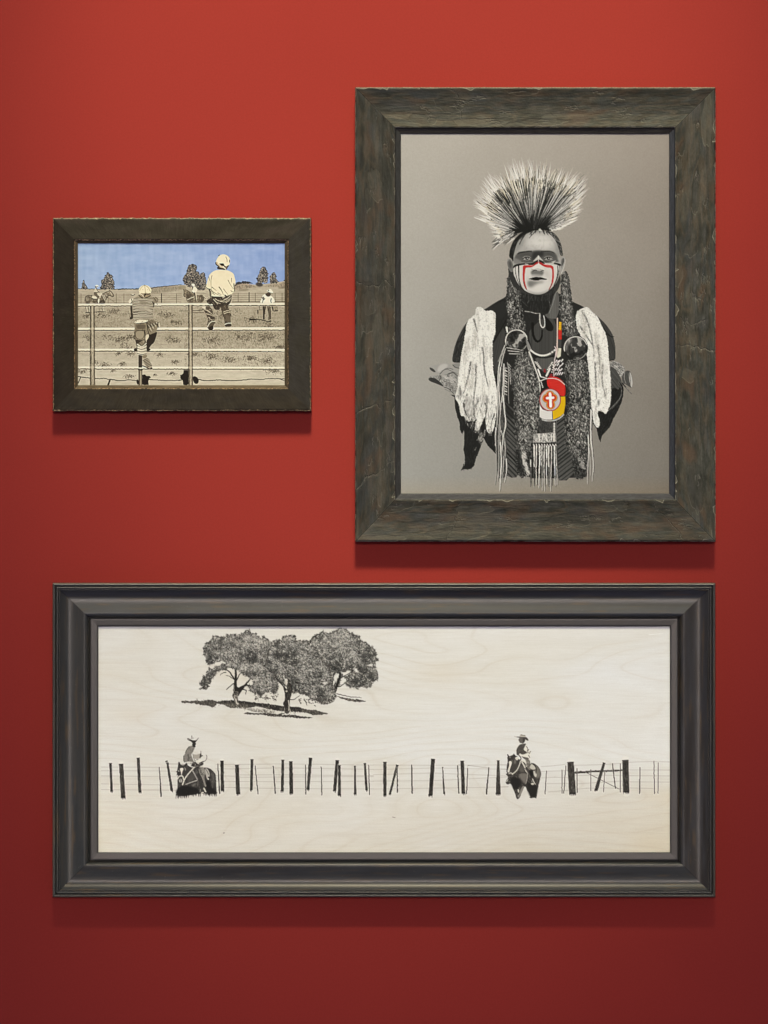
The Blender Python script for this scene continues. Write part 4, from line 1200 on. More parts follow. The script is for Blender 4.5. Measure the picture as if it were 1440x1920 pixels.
        for k in range(int(w1 * 1.3)):
            o = (rs.rand() - .5) * w1
            p = np.array([x1, y1]) + n * o
            C.line(np.array([p - d * 2, p + d * (rs.rand() * 3.2)]), (36, 33, 30), 1.3, .4, sm=0)
        C.line(np.array([[x0, y0] + n * w0 * .48, [x0, y0] - n * w0 * .48]), (36, 33, 30), 1.4, sm=0)

    # ---- grass and shadow below the oaks
    C.cur = 5
    def turf(spec, c, n, a=.95):
        m = C.mask(rag(q(spec), .5, 1.8, rs))
        C.put(m, c, a)
        C.hairs(m, n, 1.5, .3, (1.5, 4), .8, [(30, 28, 26), (52, 48, 44), (120, 112, 100), (170, 160, 142)], .8)
        return m
    turf('T1 35,1085 60,1070 150,1080 240,1070 330,1075 400,1055 480,1065 510,1085 560,1072 700,1065 800,1075 900,1080 1050,1100 1180,1110 1300,1130 1430,1150 T2 100,1150 180,1150 320,1165 400,1190 520,1195 560,1215 690,1245 600,1262 480,1265 420,1240 300,1225 180,1215 T1 1430,1210 1300,1200 1200,1180 1050,1150 940,1170 800,1160 700,1175 620,1130 520,1115 470,1165 400,1140 300,1130 200,1105 60,1105', (72, 67, 60), 700)
    turf('T1 510,1090 700,1066 900,1082 1180,1112 1430,1150 T2 100,1150 320,1165 T2 320,1220 60,1215 T1 1300,1200 1200,1160 1000,1125 800,1105 650,1100', (40, 37, 34), 220, .85)
    turf('T1 880,1245 930,1225 1000,1240 1120,1235 1200,1240 1330,1250 1430,1240 T2 60,1265 160,1260 250,1265 340,1285 480,1298 420,1312 260,1308 150,1295 60,1290 T1 1400,1290 1300,1288 1200,1275 1110,1255 980,1262', (48, 44, 40), 240)
    m = C.mask(q('T1 620,1110 800,1120 940,1165 1180,1180 1330,1230 1200,1240 1000,1220 880,1180 700,1170'))
    C.hairs(m, 260, 1.57, .25, (2, 5), .9, [(44, 40, 36), (176, 166, 148), (90, 84, 74), (140, 132, 116)], .8)
    turf('T2 805,1005 850,1020 960,1040 1060,1055 1190,1080 1080,1090 960,1070 860,1045', (64, 58, 52), 90)
    C.line('T2 800,978 920,1005 1010,1022 1140,1032', (60, 54, 48), 1.6, .8, .85, wob=.35)
    C.line('T2 1060,1055 1120,1065 1190,1080', (44, 40, 36), 2.0, 1.2, .9, wob=.35)
    for k in range(70):
        x = 360 + rs.rand() * 200; y = 1311 + rs.rand() * 12 + (x - 360) * .09
        C.line(np.array([[x, y], [x + rs.randn() * .7, y - 2 - rs.rand() * 2]]), (60, 55, 50), .8, .3, .7, sm=0)

    # ---- oaks: right, left, middle
    INK = (38, 35, 32)
    def oak(i, outline, holes, dark, light, limbs, n):
        C.cur = i
        m = C.mask(rag(q(outline), 1.5, 2.6, rs))
        for h in holes:
            m = m * (1 - C.mask(rag(q(h), .5, 1.8, rs)))
        tone = np.full((H, W), .54)
        for sp, vv, so in [(d, -.36, 5) for d in dark] + [(l, .26, 5) for l in light]:
            tone += C.mask(q(sp), so) * vv
        cl = vnoise(rs, H, W, 6, 7, 2)
        hf = vnoise(rs, H, W, 2.4, 2.2, 2) - .5
        lace = np.clip((box(m, 3) - .45) * 2.2 + (vnoise(rs, H, W, 3.2, 3.2, 2) - .5) * 3.2 + .35, 0, 1)
        m = m * lace
        tone += (cl - .5) * .75
        lo = 66 + 138 * np.clip((box(tone, 1) - .2) * 1.15 + hf * 1.1, 0, 1)
        C.put(m, np.stack([lo, lo * .955, lo * .875], -1) / 255.0, .92)
        for sp, w0, w1 in limbs:
            C.line(sp, INK, w0, w1, wob=.25)
        P = C.scatter(m, n)
        for x, y in P:
            tt = tone[min(H - 1, max(0, int(y))), min(W - 1, max(0, int(x)))] + rs.randn() * .15
            a_ = rs.rand() * 6.28
            l = .8 + 2.0 * rs.rand()
            if rs.rand() < .48:
                g = 156 + 64 * rs.rand() if tt > .42 else 96
            else:
                g = 26 + 70 * np.clip(tt, 0, 1)
            C.seg(x, y, x + math.cos(a_) * l, y + math.sin(a_) * l, .48, .36, col(g), .8)
        e = (np.clip(m - box(m, 2), 0, 1) > .1).astype(float)
        C.hairs(e, int(n * .15), 0, 3, (.6, 3.2), 1.2, [(52, 48, 44), (84, 78, 70), (36, 34, 32)], .85, clip=False)
        gaps = C.scatter(m, n // 13)
        C.cur = 0
        for x, y in gaps:
            if cl[min(H - 1, int(max(0, y))), min(W - 1, int(max(0, x)))] > .5:
                C.seg(x, y, x + rs.randn(), y + rs.randn(), .6, .45, col((214, 205, 187)), .7)
        C.cur = i
        return m
    oak(8, 'T2 440,260 480,200 540,170 620,140 700,160 760,120 830,95 910,90 960,140 1030,150 1110,210 1160,260 1230,310 1310,370 1355,440 1345,500 1390,545 1330,560 1350,680 1360,760 1330,800 1290,850 1250,910 1180,890 1060,910 960,890 930,850 870,860 800,880 740,900 700,860 640,700 560,600 480,420',
        ['T2 765,720 800,690 825,720 800,800 770,830 745,900 760,800', 'T2 880,690 960,670 1000,690 930,740 890,730', 'T2 1190,590 1270,575 1330,590 1260,610', 'T2 850,790 890,750 930,780 900,850 840,860', 'T2 1010,640 1080,640 1110,700 1060,690'],
        ['T2 640,480 760,520 900,520 1000,600 1000,660 760,660 680,570', 'T2 1080,600 1160,600 1260,700 1280,800 1160,800 1080,740', 'T2 1120,360 1250,360 1340,440 1250,500 1150,500', 'T2 940,730 1150,760 1200,860 1000,850'],
        ['T2 620,180 900,120 1040,220 1060,340 820,340 640,300', 'T2 880,380 1060,420 1060,500 880,480'],
        [('T2 770,960 800,880 830,800 850,700 880,600', 5.0, 2.0), ('T2 800,890 870,870 960,790', 2.0, .8), ('T2 735,900 745,800 770,700 720,620', 2.2, 1.4), ('T2 830,780 900,740 990,690 1050,640', 1.8, .8), ('T2 1095,470 1100,420 1040,390 940,380 850,370', 2.2, 1.0), ('T2 600,490 680,470 690,400', 1.6, .8), ('T2 850,700 820,650 740,600', 2.0, 1)], 5200)
    C.line('T2 770,955 795,890 825,810 850,700', INK, 4.6, 3.2, wob=.25)
    C.line('T2 440,300 455,240 490,205 530,215 530,240', INK, 1.4, .9)
    oak(6, 'T1 320,380 345,310 410,270 480,200 510,170 560,210 660,175 760,170 830,180 880,140 910,110 965,108 990,160 1060,170 1150,210 1240,250 1330,240 1400,300 1400,640 1350,800 1360,900 1340,1000 1260,990 1200,960 1120,1000 1030,990 1000,960 940,930 900,860 1000,780 880,740 760,640 640,640 520,690 470,760 440,830 400,880 370,920 330,905 300,860 270,825 320,740 370,690 430,610 370,560 345,440',
        ['T1 430,590 520,545 600,540 640,560 560,590 500,600 420,640', 'T1 700,660 740,650 745,760 720,760', 'T1 790,690 820,680 800,740', 'T1 930,800 1000,790 1000,850 950,850'],
        ['T1 920,400 1060,370 1130,440 1060,540 900,540', 'T1 360,480 500,540 620,520 560,560 400,570', 'T1 300,790 420,700 440,790 370,890', 'T1 1020,920 1140,920 1120,990 1030,990', 'T1 1150,600 1300,720 1400,840 1300,760'],
        ['T1 880,180 1180,240 1180,380 960,380 860,300', 'T1 700,560 900,560 900,660 760,640', 'T1 980,760 1200,760 1200,840 1000,860'],
        [('T1 770,1040 760,960 765,860 770,740 770,650', 7.0, 3.2), ('T1 770,800 720,740 690,680 640,650 560,640', 3.0, 1.2), ('T1 720,770 690,740 640,730', 1.4, .6), ('T1 640,690 600,690 560,725', 1.6, .6), ('T1 790,1000 830,940 880,880 960,790', 5.5, 2.2), ('T1 900,870 960,860 1050,940', 2.6, 1.2), ('T1 870,920 920,930 905,985', 1.8, .9), ('T1 780,800 830,700 880,660', 2.0, 1.0), ('T1 960,780 1050,710 1140,700', 2.0, 1.0), ('T1 1160,600 1280,720 1400,840', 3.4, 2.0), ('T1 650,920 700,870 740,840', 1.5, 1.5)], 4600)
    C.poly('T1 748,860 775,850 800,900 850,870 905,850 880,900 830,925 800,970 785,1000 750,980', (40, 37, 34), 1, 0)
    m = C.poly('T1 750,940 820,950 795,1000 805,1060 815,1110 770,1120 750,1060 720,1010 725,985', (120, 112, 102))
    C.hairs(m, 80, 1.4, .7, (1, 3), 1.1, [(40, 37, 34), (206, 196, 178), (60, 56, 52)], .9)
    C.line('T1 752,850 752,960', INK, 3.2, 3.0)
    C.line('T1 746,860 746,950', (190, 180, 162), 1.0)
    C.line('T1 770,1050 790,1120 810,1110', (214, 204, 186), 2.0, 1.2)
    for x in (1075, 1180, 1295):
        C.line('T1 %d,990 %d,1085' % (x - 10, x + 6), (120, 112, 100), .9, .5, .8, wob=.2)
    for k in range(40):
        x, y = 1010 + rs.rand() * 330, 1005 + rs.rand() * 50
        C.line(q('T1 %f,%f %f,%f' % (x, y, x + rs.randn() * 14, y + rs.randn() * 14)), (70, 64, 58), 1.3, .7, .8)
    for k in range(26):
        x, y = 300 + rs.rand() * 120, 850 + rs.rand() * 60
        C.line(q('T1 %f,%f %f,%f' % (x, y, x - 18 + rs.randn() * 10, y + 26 * rs.rand())), (44, 40, 36), 1.0, .4, .9)
    oak(7, 'T2 0,270 40,240 100,200 150,180 230,195 260,260 340,250 420,270 460,330 560,420 640,560 720,640 740,760 720,860 780,900 800,980 780,1050 700,1090 630,1130 540,1090 470,1050 420,1010 330,990 240,1000 200,960 T1 1420,870 1330,800 1250,700 1180,600 1200,400',
        ['T2 100,790 135,770 140,850 110,870', 'T2 195,980 280,960 330,1010 260,1040 200,1060', 'T2 600,830 690,810 700,840 620,850', 'T2 60,720 110,740 90,790'],
        ['T2 0,400 120,380 260,440 260,560 120,600 0,520', 'T2 150,720 260,760 220,900 420,930 360,1000 180,960', 'T2 500,960 640,880 700,980 560,1050', 'T2 470,640 600,640 640,760 500,760'],
        ['T2 60,230 400,270 400,380 100,340', 'T2 300,560 460,620 560,620 440,500', 'T2 120,640 260,650 240,720 130,700', 'T2 560,600 720,650 730,760 600,780'],
        [('T2 130,1220 140,1080 150,900 160,760', 8.0, 4.0), ('T2 150,1000 90,880 20,810 T1 1310,760', 4.0, 1.6), ('T2 190,960 240,930 330,910 430,870', 2.4, 1.0), ('T2 250,830 330,850 400,880 460,860', 2.2, 1.2), ('T2 160,800 200,740', 2.4, 1.0), ('T2 180,1060 240,1050 300,1000', 1.6, .7)], 5600)
    m = C.poly('T2 75,890 100,960 105,1060 70,1110 95,1150 95,1240 170,1240 165,1130 170,1060 195,980 205,900 180,830 140,830 150,900 120,930', (46, 42, 38))
    C.hairs(m, 110, 1.6, .3, (2, 6), .9, [(28, 26, 24), (120, 112, 100), (70, 64, 58)], .8)
    C.line('T2 150,1070 160,1140 150,1210', (206, 196, 178), 1.8, 1.0)
    C.line('T2 165,1180 180,1240', (190, 180, 162), 1.4)
    C.line('T2 96,1170 100,1240', (150, 142, 128), 1.2)
    C.poly('T2 105,800 140,770 135,850 110,870', (214, 204, 186), .9)
    C.poly('T2 110,935 140,930 135,955 112,955', (214, 204, 186), .9)
    C.line('T2 245,820 330,840 400,845 440,860', INK, 2.0, 1.0)
    for k in range(70):
        x, y = 290 + rs.rand() * 480, 1040 + rs.rand() * 70
        a_ = rs.rand() * 6.28
        C.line(q('T2 %f,%f %f,%f' % (x, y, x + 14 * math.cos(a_), y + 14 * math.sin(a_))), (70, 64, 58), 1.3, .6, .8)
    for sp in ('T2 290,1060 320,1115', 'T2 380,1075 400,1135', 'T2 360,1060 400,1100', 'T2 500,1135 520,1145'):
        C.line(sp, (58, 52, 46), 1.6, .8)

    # ---- rider on the left, horse head on
    C.cur = 9
    hz = 'H1 205,850 235,840 260,900 300,930 340,935 390,905 430,870 480,960 600,1000 760,960 900,1000 980,995 1060,1020 1140,1080 1205,1160 1225,1260 1232,1500 1242,1700 1190,1720 1100,1700 1050,1740 960,1720 900,1700 800,1700 700,1710 600,1730 480,1750 400,1765 300,1770 200,1760 135,1690 180,1590 185,1440 180,1300 200,1200 165,1180 175,1090 190,1000'
    m = C.mask(rag(chaikin(q(hz), 1), .2, 2, rs))
    C.put(m, (58, 55, 51))
    C.hairs(m, 340, 1.5, .5, (2, 5), 1.1, [(28, 27, 26), (98, 93, 86), (66, 62, 57), (128, 121, 111)], .75)
    C.poly('H1 300,960 400,940 520,1010 560,1060 420,1200 360,1300 340,1180 330,1060', (66, 62, 57), .8, 1)
    C.poly('H1 560,1100 640,1200 690,1300 540,1350 430,1420 480,1250', (88, 83, 76), .75, 1)
    C.poly('H1 580,1470 640,1420 710,1410 640,1500 570,1510', (140, 134, 124), .7, 1)
    C.poly('H1 1080,1060 1160,1150 1200,1280 1130,1560 1110,1420 1110,1200', (100, 95, 88), .7, 1)
    C.poly('H1 950,1350 1060,1340 1100,1560 1220,1600 1230,1700 960,1700', (34, 32, 30), .9, 1)
    C.poly('H1 150,1600 300,1480 480,1500 760,1560 780,1700 300,1760 150,1700', (32, 31, 29), .9, 1)
    C.poly('H1 250,1020 290,1005 345,1010 340,1060 310,1120 300,1210 285,1210 280,1120 255,1070', (226, 217, 199))
    C.poly('H1 365,990 400,1000 420,1050 390,1090 380,1040', (150, 144, 132), .9)
    C.poly('H1 190,1080 230,1070 240,1100 210,1110', (190, 182, 168), .9)
    C.poly('H1 260,900 350,890 380,920 330,940 280,930', (170, 162, 150), .8)
    C.poly('H1 210,845 240,840 265,920 220,930', INK)
    C.poly('H1 390,900 430,860 450,900 400,960 380,940', INK)
    C.line('H1 190,1300 220,1240 280,1215 330,1230 350,1320', (222, 213, 195), 1.8)
    C.poly('H1 215,1330 260,1290 300,1300 325,1350 290,1400 230,1390', (132, 127, 118))
    C.line('H1 240,1340 250,1390', (190, 182, 168), 1.2)
    C.line('H1 290,1330 290,1385', (190, 182, 168), 1.2)
    C.line('H1 320,1460 360,1340 430,1220 560,1070 690,930 740,920', (228, 220, 202), 2.0, 1.7)
    C.line('H1 590,1080 650,1180 720,1320', (160, 153, 142), 2.4, 2.0)
    C.line('H1 410,1450 560,1390 710,1345', (190, 183, 170), 1.3, 1.6)
    C.line('H1 740,1350 730,1500', (110, 104, 96), 1.2)
    C.line('H1 170,1100 150,1120', INK, 1.2, .5)
    C.line('H1 200,1180 160,1200', INK, 1.2, .5)
    # rider's leg, saddle blanket
    m = C.poly('H1 760,990 880,970 930,1060 950,1180 900,1230 930,1400 970,1500 920,1520 890,1400 840,1260 800,1180 760,1100', (150, 143, 131))
    C.hairs(m, 50, 1.3, .5, (2, 5), .9, [(70, 66, 60), (196, 188, 172), (100, 94, 86)], .8)
    for k in range(5):
        C.line(q('H1 %d,%d %d,%d' % (770 + k * 14, 1020 + k * 40, 830 + k * 12, 1030 + k * 44)), INK, 1.1, .5)
    C.poly('H1 915,1020 980,1010 1040,1100 1060,1200 1030,1310 990,1320 960,1250 950,1160', (184, 176, 162))
    C.poly('H1 1000,1250 1050,1230 1060,1300 1020,1290', (50, 47, 43))
    C.line('H1 940,1030 1000,1120 1020,1180', (110, 104, 96), 1.3)
    C.poly('H1 985,1290 1040,1290 1030,1330 1000,1320', (224, 216, 198))
    C.line('H1 900,1560 940,1640 970,1720', (222, 213, 195), 2.6, 2.0)
    th = np.linspace(3.3, 6.1, 12)
    a0 = q('H1 868,1715')[0]
    C.line(np.stack([a0[0] + 3.3 * np.cos(th), a0[1] + 3.3 * np.sin(th)], 1), (222, 213, 195), 1.5, sm=0)
    C.line('H1 800,1580 800,1700', (150, 143, 131), 1.2)
    C.poly('H1 600,840 680,830 760,850 880,850 890,920 800,960 620,980 540,950', (52, 48, 44))
    C.hairs(C.mask(q('H1 430,860 640,830 900,860 880,940 640,980 460,960')), 46, .4, 1, (1, 3), 1.0, [(150, 143, 131), (30, 28, 26), (206, 198, 182)], .8)
    # rider
    m = C.poly('H1 600,400 660,440 640,490 600,580 550,640 580,720 610,800 640,850 540,840 460,830 420,850 380,850 345,790 350,680 400,600 430,500 490,430 560,405', (132, 126, 115))
    C.hairs(m, 110, 1.6, .5, (1.5, 4), .8, [(80, 75, 68), (170, 162, 148), (96, 90, 82)], .7)
    C.line('H1 470,640 480,740 470,830', (64, 60, 54), 1.6, 1.0, .9)
    C.line('H1 350,680 345,790 370,850', (70, 66, 60), 1.0)
    C.line('H1 400,590 440,500 500,430', (60, 56, 50), 1.3, 1.0)
    C.poly('H1 580,330 680,330 690,370 660,390 680,450 600,440 580,400', (44, 41, 38))
    C.poly('H1 435,215 480,200 540,240 600,260 690,260 740,200 770,180 700,280 660,340 590,340 550,290 480,265', (46, 43, 39))
    C.poly('H1 450,225 480,215 530,250 490,250', (196, 188, 172), .8)
    C.line('H1 570,140 572,200', (70, 65, 58), 1.0, .6)
    C.line('H1 550,210 620,200', (110, 104, 94), .9, .5)
    m = C.poly('H1 600,630 700,650 820,610 830,690 800,750 720,770 620,760', (170, 161, 146))
    C.poly('H1 795,610 830,610 835,680 800,755 775,740', (64, 59, 53))
    C.line('H1 815,550 818,610', (110, 104, 94), .9)
    C.line('H1 830,690 865,670', INK, 1.8, 1.0)
    C.line('H1 600,630 620,760 680,830', (120, 113, 103), 1.0)
    C.line('H1 690,800 740,780', INK, 1.6, .9)
    C.line('H1 640,790 700,860 760,880 880,830 930,820 970,770 980,690 960,660', (84, 78, 70), 1.0, .8, .9)
    C.poly('H1 640,800 800,780 900,820 780,900 720,900', (226, 218, 201), .9)
    C.line('H1 780,880 850,840 900,830', INK, 1.6, 1.0)
    for k in range(34):
        x = 150 + k * 33
        if 830 < x < 900:
            continue
        yb = 1700 + (60 if x < 500 else 10)
        C.line(q('H1 %f,%f %f,%f' % (x, yb - 40, x + rs.randn() * 12, yb + 20 + rs.rand() * 55)), (40, 37, 34), 2.0, .5)

    # ---- rider on the right
    C.cur = 10
    hz = 'H2 240,625 265,680 330,670 400,625 440,680 560,780 640,800 760,900 870,880 910,860 960,880 1050,950 1110,1040 1135,1150 1110,1280 1070,1420 1040,1560 1020,1690 1020,1760 990,1790 930,1770 830,1785 830,1680 760,1600 720,1500 690,1480 640,1580 590,1720 550,1810 500,1835 465,1790 440,1680 390,1560 340,1430 300,1410 250,1445 180,1400 200,1330 240,1270 250,1220 195,1165 240,1090 225,1000 240,880 235,760'
    m = C.mask(rag(chaikin(q(hz), 1), .12, 2, rs))
    C.put(m, (62, 58, 53))
    C.hairs(m, 400, 1.5, .5, (2, 5), 1.1, [(32, 30, 28), (98, 92, 84), (70, 66, 60), (132, 124, 113)], .75)
    C.poly('H2 530,1150 620,1120 760,1130 760,1280 700,1440 640,1350 560,1260', (126, 118, 108), .85, 1)
    C.poly('H2 560,900 680,950 700,1090 620,1120 540,1060', (96, 90, 82), .8, 1)
    C.poly('H2 380,870 500,840 540,960 470,1100 340,1130 330,1040', (70, 65, 59), .9, 1)
    C.poly('H2 430,740 480,800 440,900 400,860', (140, 132, 120), .8, 1)
    C.poly('H2 950,900 1060,980 1120,1130 1090,1270 960,1260 930,1100 1010,1010', (124, 117, 106), .85, 1)
    C.poly('H2 820,1020 910,1060 930,1200 880,1260 820,1160', (30, 28, 26), .95, 1)
    C.poly('H2 760,1350 900,1450 1050,1460 1010,1760 840,1770 760,1580', (38, 36, 33), .9, 1)
    C.poly('H2 300,1230 520,1250 620,1380 560,1480 500,1560 420,1600 330,1420', (36, 34, 31), .9, 1)
    C.poly('H2 590,1560 650,1460 690,1490 640,1600 580,1730 530,1730', (132, 125, 114))
    C.poly('H2 500,1560 540,1560 550,1630 520,1660', (206, 198, 182))
    C.poly('H2 500,1720 550,1700 560,1770 510,1790', (140, 133, 122), .9)
    C.poly('H2 265,830 320,800 360,850 320,960 290,1060 290,1110 240,1120 250,1020 290,920', (230, 222, 204))
    C.poly('H2 205,1165 260,1130 340,1120 380,1150 320,1220 250,1230', (92, 86, 78))
    C.line('H2 200,1160 260,1200 330,1190', (40, 37, 34), 1.3)
    C.line('H2 270,1140 340,1120 375,1165', (214, 205, 188), 1.3)
    C.poly('H2 230,690 300,690 400,640 430,690 370,760 260,800 235,760', (58, 54, 49))
    C.poly('H2 270,710 330,690 310,740', (140, 132, 120), .9)
    C.line('H2 240,640 262,690', INK, 2.2, 1.6)
    C.line('H2 405,630 430,670 490,690', INK, 2.0, 1.2)
    C.poly('H2 430,720 520,690 545,740 490,800 450,760', (224, 216, 198), .95)
    C.line('H2 590,780 560,900 500,1040 420,1120 360,1160', (224, 216, 198), 1.6, 1.4)
    C.line('H2 600,790 700,820 750,900 740,950', (222, 214, 196), 3.2, 2.4)
    C.line('H2 620,840 690,950 720,1060 760,1110', (216, 208, 190), 2.4, 2.0)
    C.line('H2 540,1150 620,1120 740,1130', (60, 56, 50), 1.2)
    C.line('H2 770,1110 760,1280 720,1420', (176, 168, 154), 1.4, .9)
    C.line('H2 240,880 220,1020 215,1100', INK, 1.8, 1.0)
    C.poly('H2 195,1370 240,1290 255,1300 215,1370', (222, 214, 196))
    # saddle and leg
    C.poly('H2 870,890 930,890 980,970 985,1030 900,1040 840,1010 830,950', (196, 188, 172))
    C.poly('H2 920,1060 970,1080 980,1150 1020,1150 1000,1250 940,1200', (214, 206, 190), .9)
    C.line('H2 880,870 960,930 1010,1020 1000,1110', (40, 37, 34), 1.6, 1.0)
    C.poly('H2 700,740 830,770 850,900 830,990 860,1060 800,1040 740,960 740,860', (120, 113, 102))
    C.hairs(C.mask(q('H2 700,740 830,770 850,900 830,990 860,1060 740,960')), 30, 1.0, .5, (1.5, 4), .9, [(50, 46, 42), (190, 182, 166)], .8)
    C.poly('H2 850,1400 940,1390 945,1440 880,1450', (206, 198, 182))
    C.line('H2 905,1290 940,1370 980,1430', (222, 214, 196), 1.6, 1.0)
    C.poly('H2 870,1330 905,1340 890,1370', (190, 182, 168))
    C.line('H2 700,1000 790,1130 830,1230', (100, 94, 86), 1.4)
    # rider
    m = C.poly('H2 590,350 650,350 740,330 760,420 790,490 850,540 860,620 830,680 850,740 830,780 740,760 680,720 560,660 480,640 470,500 530,400', (228, 220, 203))
    C.poly('H2 580,360 650,350 740,335 700,420 660,500 700,540 750,560 740,610 640,640 560,600 530,660 480,650 475,590 470,500 530,400', (78, 73, 66))
    C.hairs(C.mask(q('H2 580,360 740,335 660,500 740,600 640,640 480,640 475,500')), 60, 1.2, .6, (1.5, 4), .8, [(54, 50, 46), (110, 103, 94)], .7)
    for sp in ('H2 740,420 780,480 760,540', 'H2 800,500 770,560', 'H2 850,550 810,620', 'H2 800,660 830,720', 'H2 720,600 800,580'):
        C.line(sp, (84, 78, 70), 1.4, .8)
    C.poly('H2 600,680 680,700 790,720 820,770 700,770 640,720', (96, 90, 82))
    C.line('H2 540,660 600,720 580,790', (60, 56, 50), 1.6)
    C.poly('H2 540,200 600,180 700,200 700,290 660,330 650,350 600,330 560,325 550,290 525,260', (98, 92, 84))
    C.poly('H2 640,200 720,190 700,300 650,340 640,280', (60, 56, 51), .9)
    C.poly('H2 450,170 500,155 560,160 640,170 730,165 780,210 805,270 740,260 690,210 600,190 550,190 490,175', (72, 66, 60))
    C.poly('H2 545,160 580,110 610,90 640,115 720,125 735,160 640,172', (182, 173, 157))
    C.line('H2 590,110 640,120 700,125', (110, 104, 94), .9)
    C.line('H2 450,165 420,150', (160, 152, 138), .9, .4)
    C.line('H2 830,1780 870,1790 940,1775 1000,1790', (40, 37, 34), 1.4)
    C.cur = 0
    C.poly('H2 640,1600 720,1560 780,1640 620,1780 580,1830', (190, 182, 168), .35, 3)
    return crisp(C, 2, .18, 1.0)


# ============================================================================
#  Scene
# ============================================================================
import bpy

scene = bpy.context.scene
COL = scene.collection
CAM_D = 9.0          # metres from wall to lens
STAND = 10.0         # extra depth of the frames, mm


def lin(c):
    c = np.clip(c, 0, 1)
    return np.where(c <= .04045, c / 12.92, ((c + .055) / 1.055) ** 2.4)


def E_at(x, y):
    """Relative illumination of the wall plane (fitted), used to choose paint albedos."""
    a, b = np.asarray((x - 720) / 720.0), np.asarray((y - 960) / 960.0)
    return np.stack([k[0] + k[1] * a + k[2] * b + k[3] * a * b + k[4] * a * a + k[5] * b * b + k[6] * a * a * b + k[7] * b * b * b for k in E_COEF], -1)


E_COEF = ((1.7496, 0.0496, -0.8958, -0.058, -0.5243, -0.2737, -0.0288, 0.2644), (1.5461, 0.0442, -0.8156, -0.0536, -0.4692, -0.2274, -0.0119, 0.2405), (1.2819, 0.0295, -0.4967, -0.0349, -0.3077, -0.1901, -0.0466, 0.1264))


def world_xyz(x, y, d):
    """wall millimetres + stand-off d (mm) -> metres"""
    x = np.asarray(x, float); y = np.asarray(y, float); d = np.asarray(d, float)
    return np.stack([(x - 720) / 1000 + 0 * d, -d / 1000 + 0 * x, (960 - y) / 1000 + 0 * d], -1)


def fit(v, c, d):
    """size of a thing whose front stands d mm off the wall"""
    return c + (np.asarray(v, float) - c) * (CAM_D - d / 1000) / CAM_D


# ------------------------------------------------------------------ materials
def new_mat(name):
    m = bpy.data.materials.new(name)
    m.use_nodes = True
    nt = m.node_tree
    b = nt.nodes['Principled BSDF']
    return m, nt, b


def paint_material(name, rough, spec, bump=0.0, bscale=400.0, stretch=(1, 1, 1), mottle=0.0):
    m, nt, b = new_mat(name)
    at = nt.nodes.new('ShaderNodeAttribute'); at.attribute_name = 'Paint'
    tc = nt.nodes.new('ShaderNodeTexCoord')
    mp = nt.nodes.new('ShaderNodeMapping'); mp.inputs['Scale'].default_value = stretch
    nz = nt.nodes.new('ShaderNodeTexNoise'); nz.inputs['Scale'].default_value = bscale; nz.inputs['Detail'].default_value = 4
    nt.links.new(tc.outputs['Object'], mp.inputs['Vector'])
    nt.links.new(mp.outputs['Vector'], nz.inputs['Vector'])
    src = at.outputs['Color']
    if mottle:
        mx = nt.nodes.new('ShaderNodeMix'); mx.data_type = 'RGBA'; mx.blend_type = 'OVERLAY'
        mx.inputs['Factor'].default_value = mottle
        nt.links.new(src, mx.inputs['A']); nt.links.new(nz.outputs['Fac'], mx.inputs['B'])
        src = mx.outputs['Result']
    nt.links.new(src, b.inputs['Base Color'])
    b.inputs['Roughness'].default_value = rough
    b.inputs['Specular IOR Level'].default_value = spec
    if bump:
        bp = nt.nodes.new('ShaderNodeBump'); bp.inputs['Strength'].default_value = bump; bp.inputs['Distance'].default_value = .0008
        nt.links.new(nz.outputs['Fac'], bp.inputs['Height'])
        nt.links.new(bp.outputs['Normal'], b.inputs['Normal'])
    return m


def wall_material():
    m, nt, b = new_mat('red_wall_paint')
    tc = nt.nodes.new('ShaderNodeTexCoord')
    n1 = nt.nodes.new('ShaderNodeTexNoise'); n1.inputs['Scale'].default_value = 1.6; n1.inputs['Detail'].default_value = 3
    n2 = nt.nodes.new('ShaderNodeTexNoise'); n2.inputs['Scale'].default_value = 320; n2.inputs['Detail'].default_value = 3
    for n in (n1, n2):
        nt.links.new(tc.outputs['Object'], n.inputs['Vector'])
    r = nt.nodes.new('ShaderNodeValToRGB')
    r.color_ramp.elements[0].position = .3; r.color_ramp.elements[0].color = WALL_A
    r.color_ramp.elements[1].position = .7; r.color_ramp.elements[1].color = WALL_B
    nt.links.new(n1.outputs['Fac'], r.inputs['Fac'])
    mx = nt.nodes.new('ShaderNodeMix'); mx.data_type = 'RGBA'; mx.blend_type = 'OVERLAY'; mx.inputs['Factor'].default_value = .16
    nt.links.new(r.outputs['Color'], mx.inputs['A']); nt.links.new(n2.outputs['Fac'], mx.inputs['B'])
    nt.links.new(mx.outputs['Result'], b.inputs['Base Color'])
    b.inputs['Roughness'].default_value = .75
    b.inputs['Specular IOR Level'].default_value = .12
    bp = nt.nodes.new('ShaderNodeBump'); bp.inputs['Strength'].default_value = .12; bp.inputs['Distance'].default_value = .001
    nt.links.new(n2.outputs['Fac'], bp.inputs['Height'])
    nt.links.new(bp.outputs['Normal'], b.inputs['Normal'])
    return m


WALL_A = (.187, .0182, .0146, 1)
WALL_B = (.201, .0198, .0154, 1)


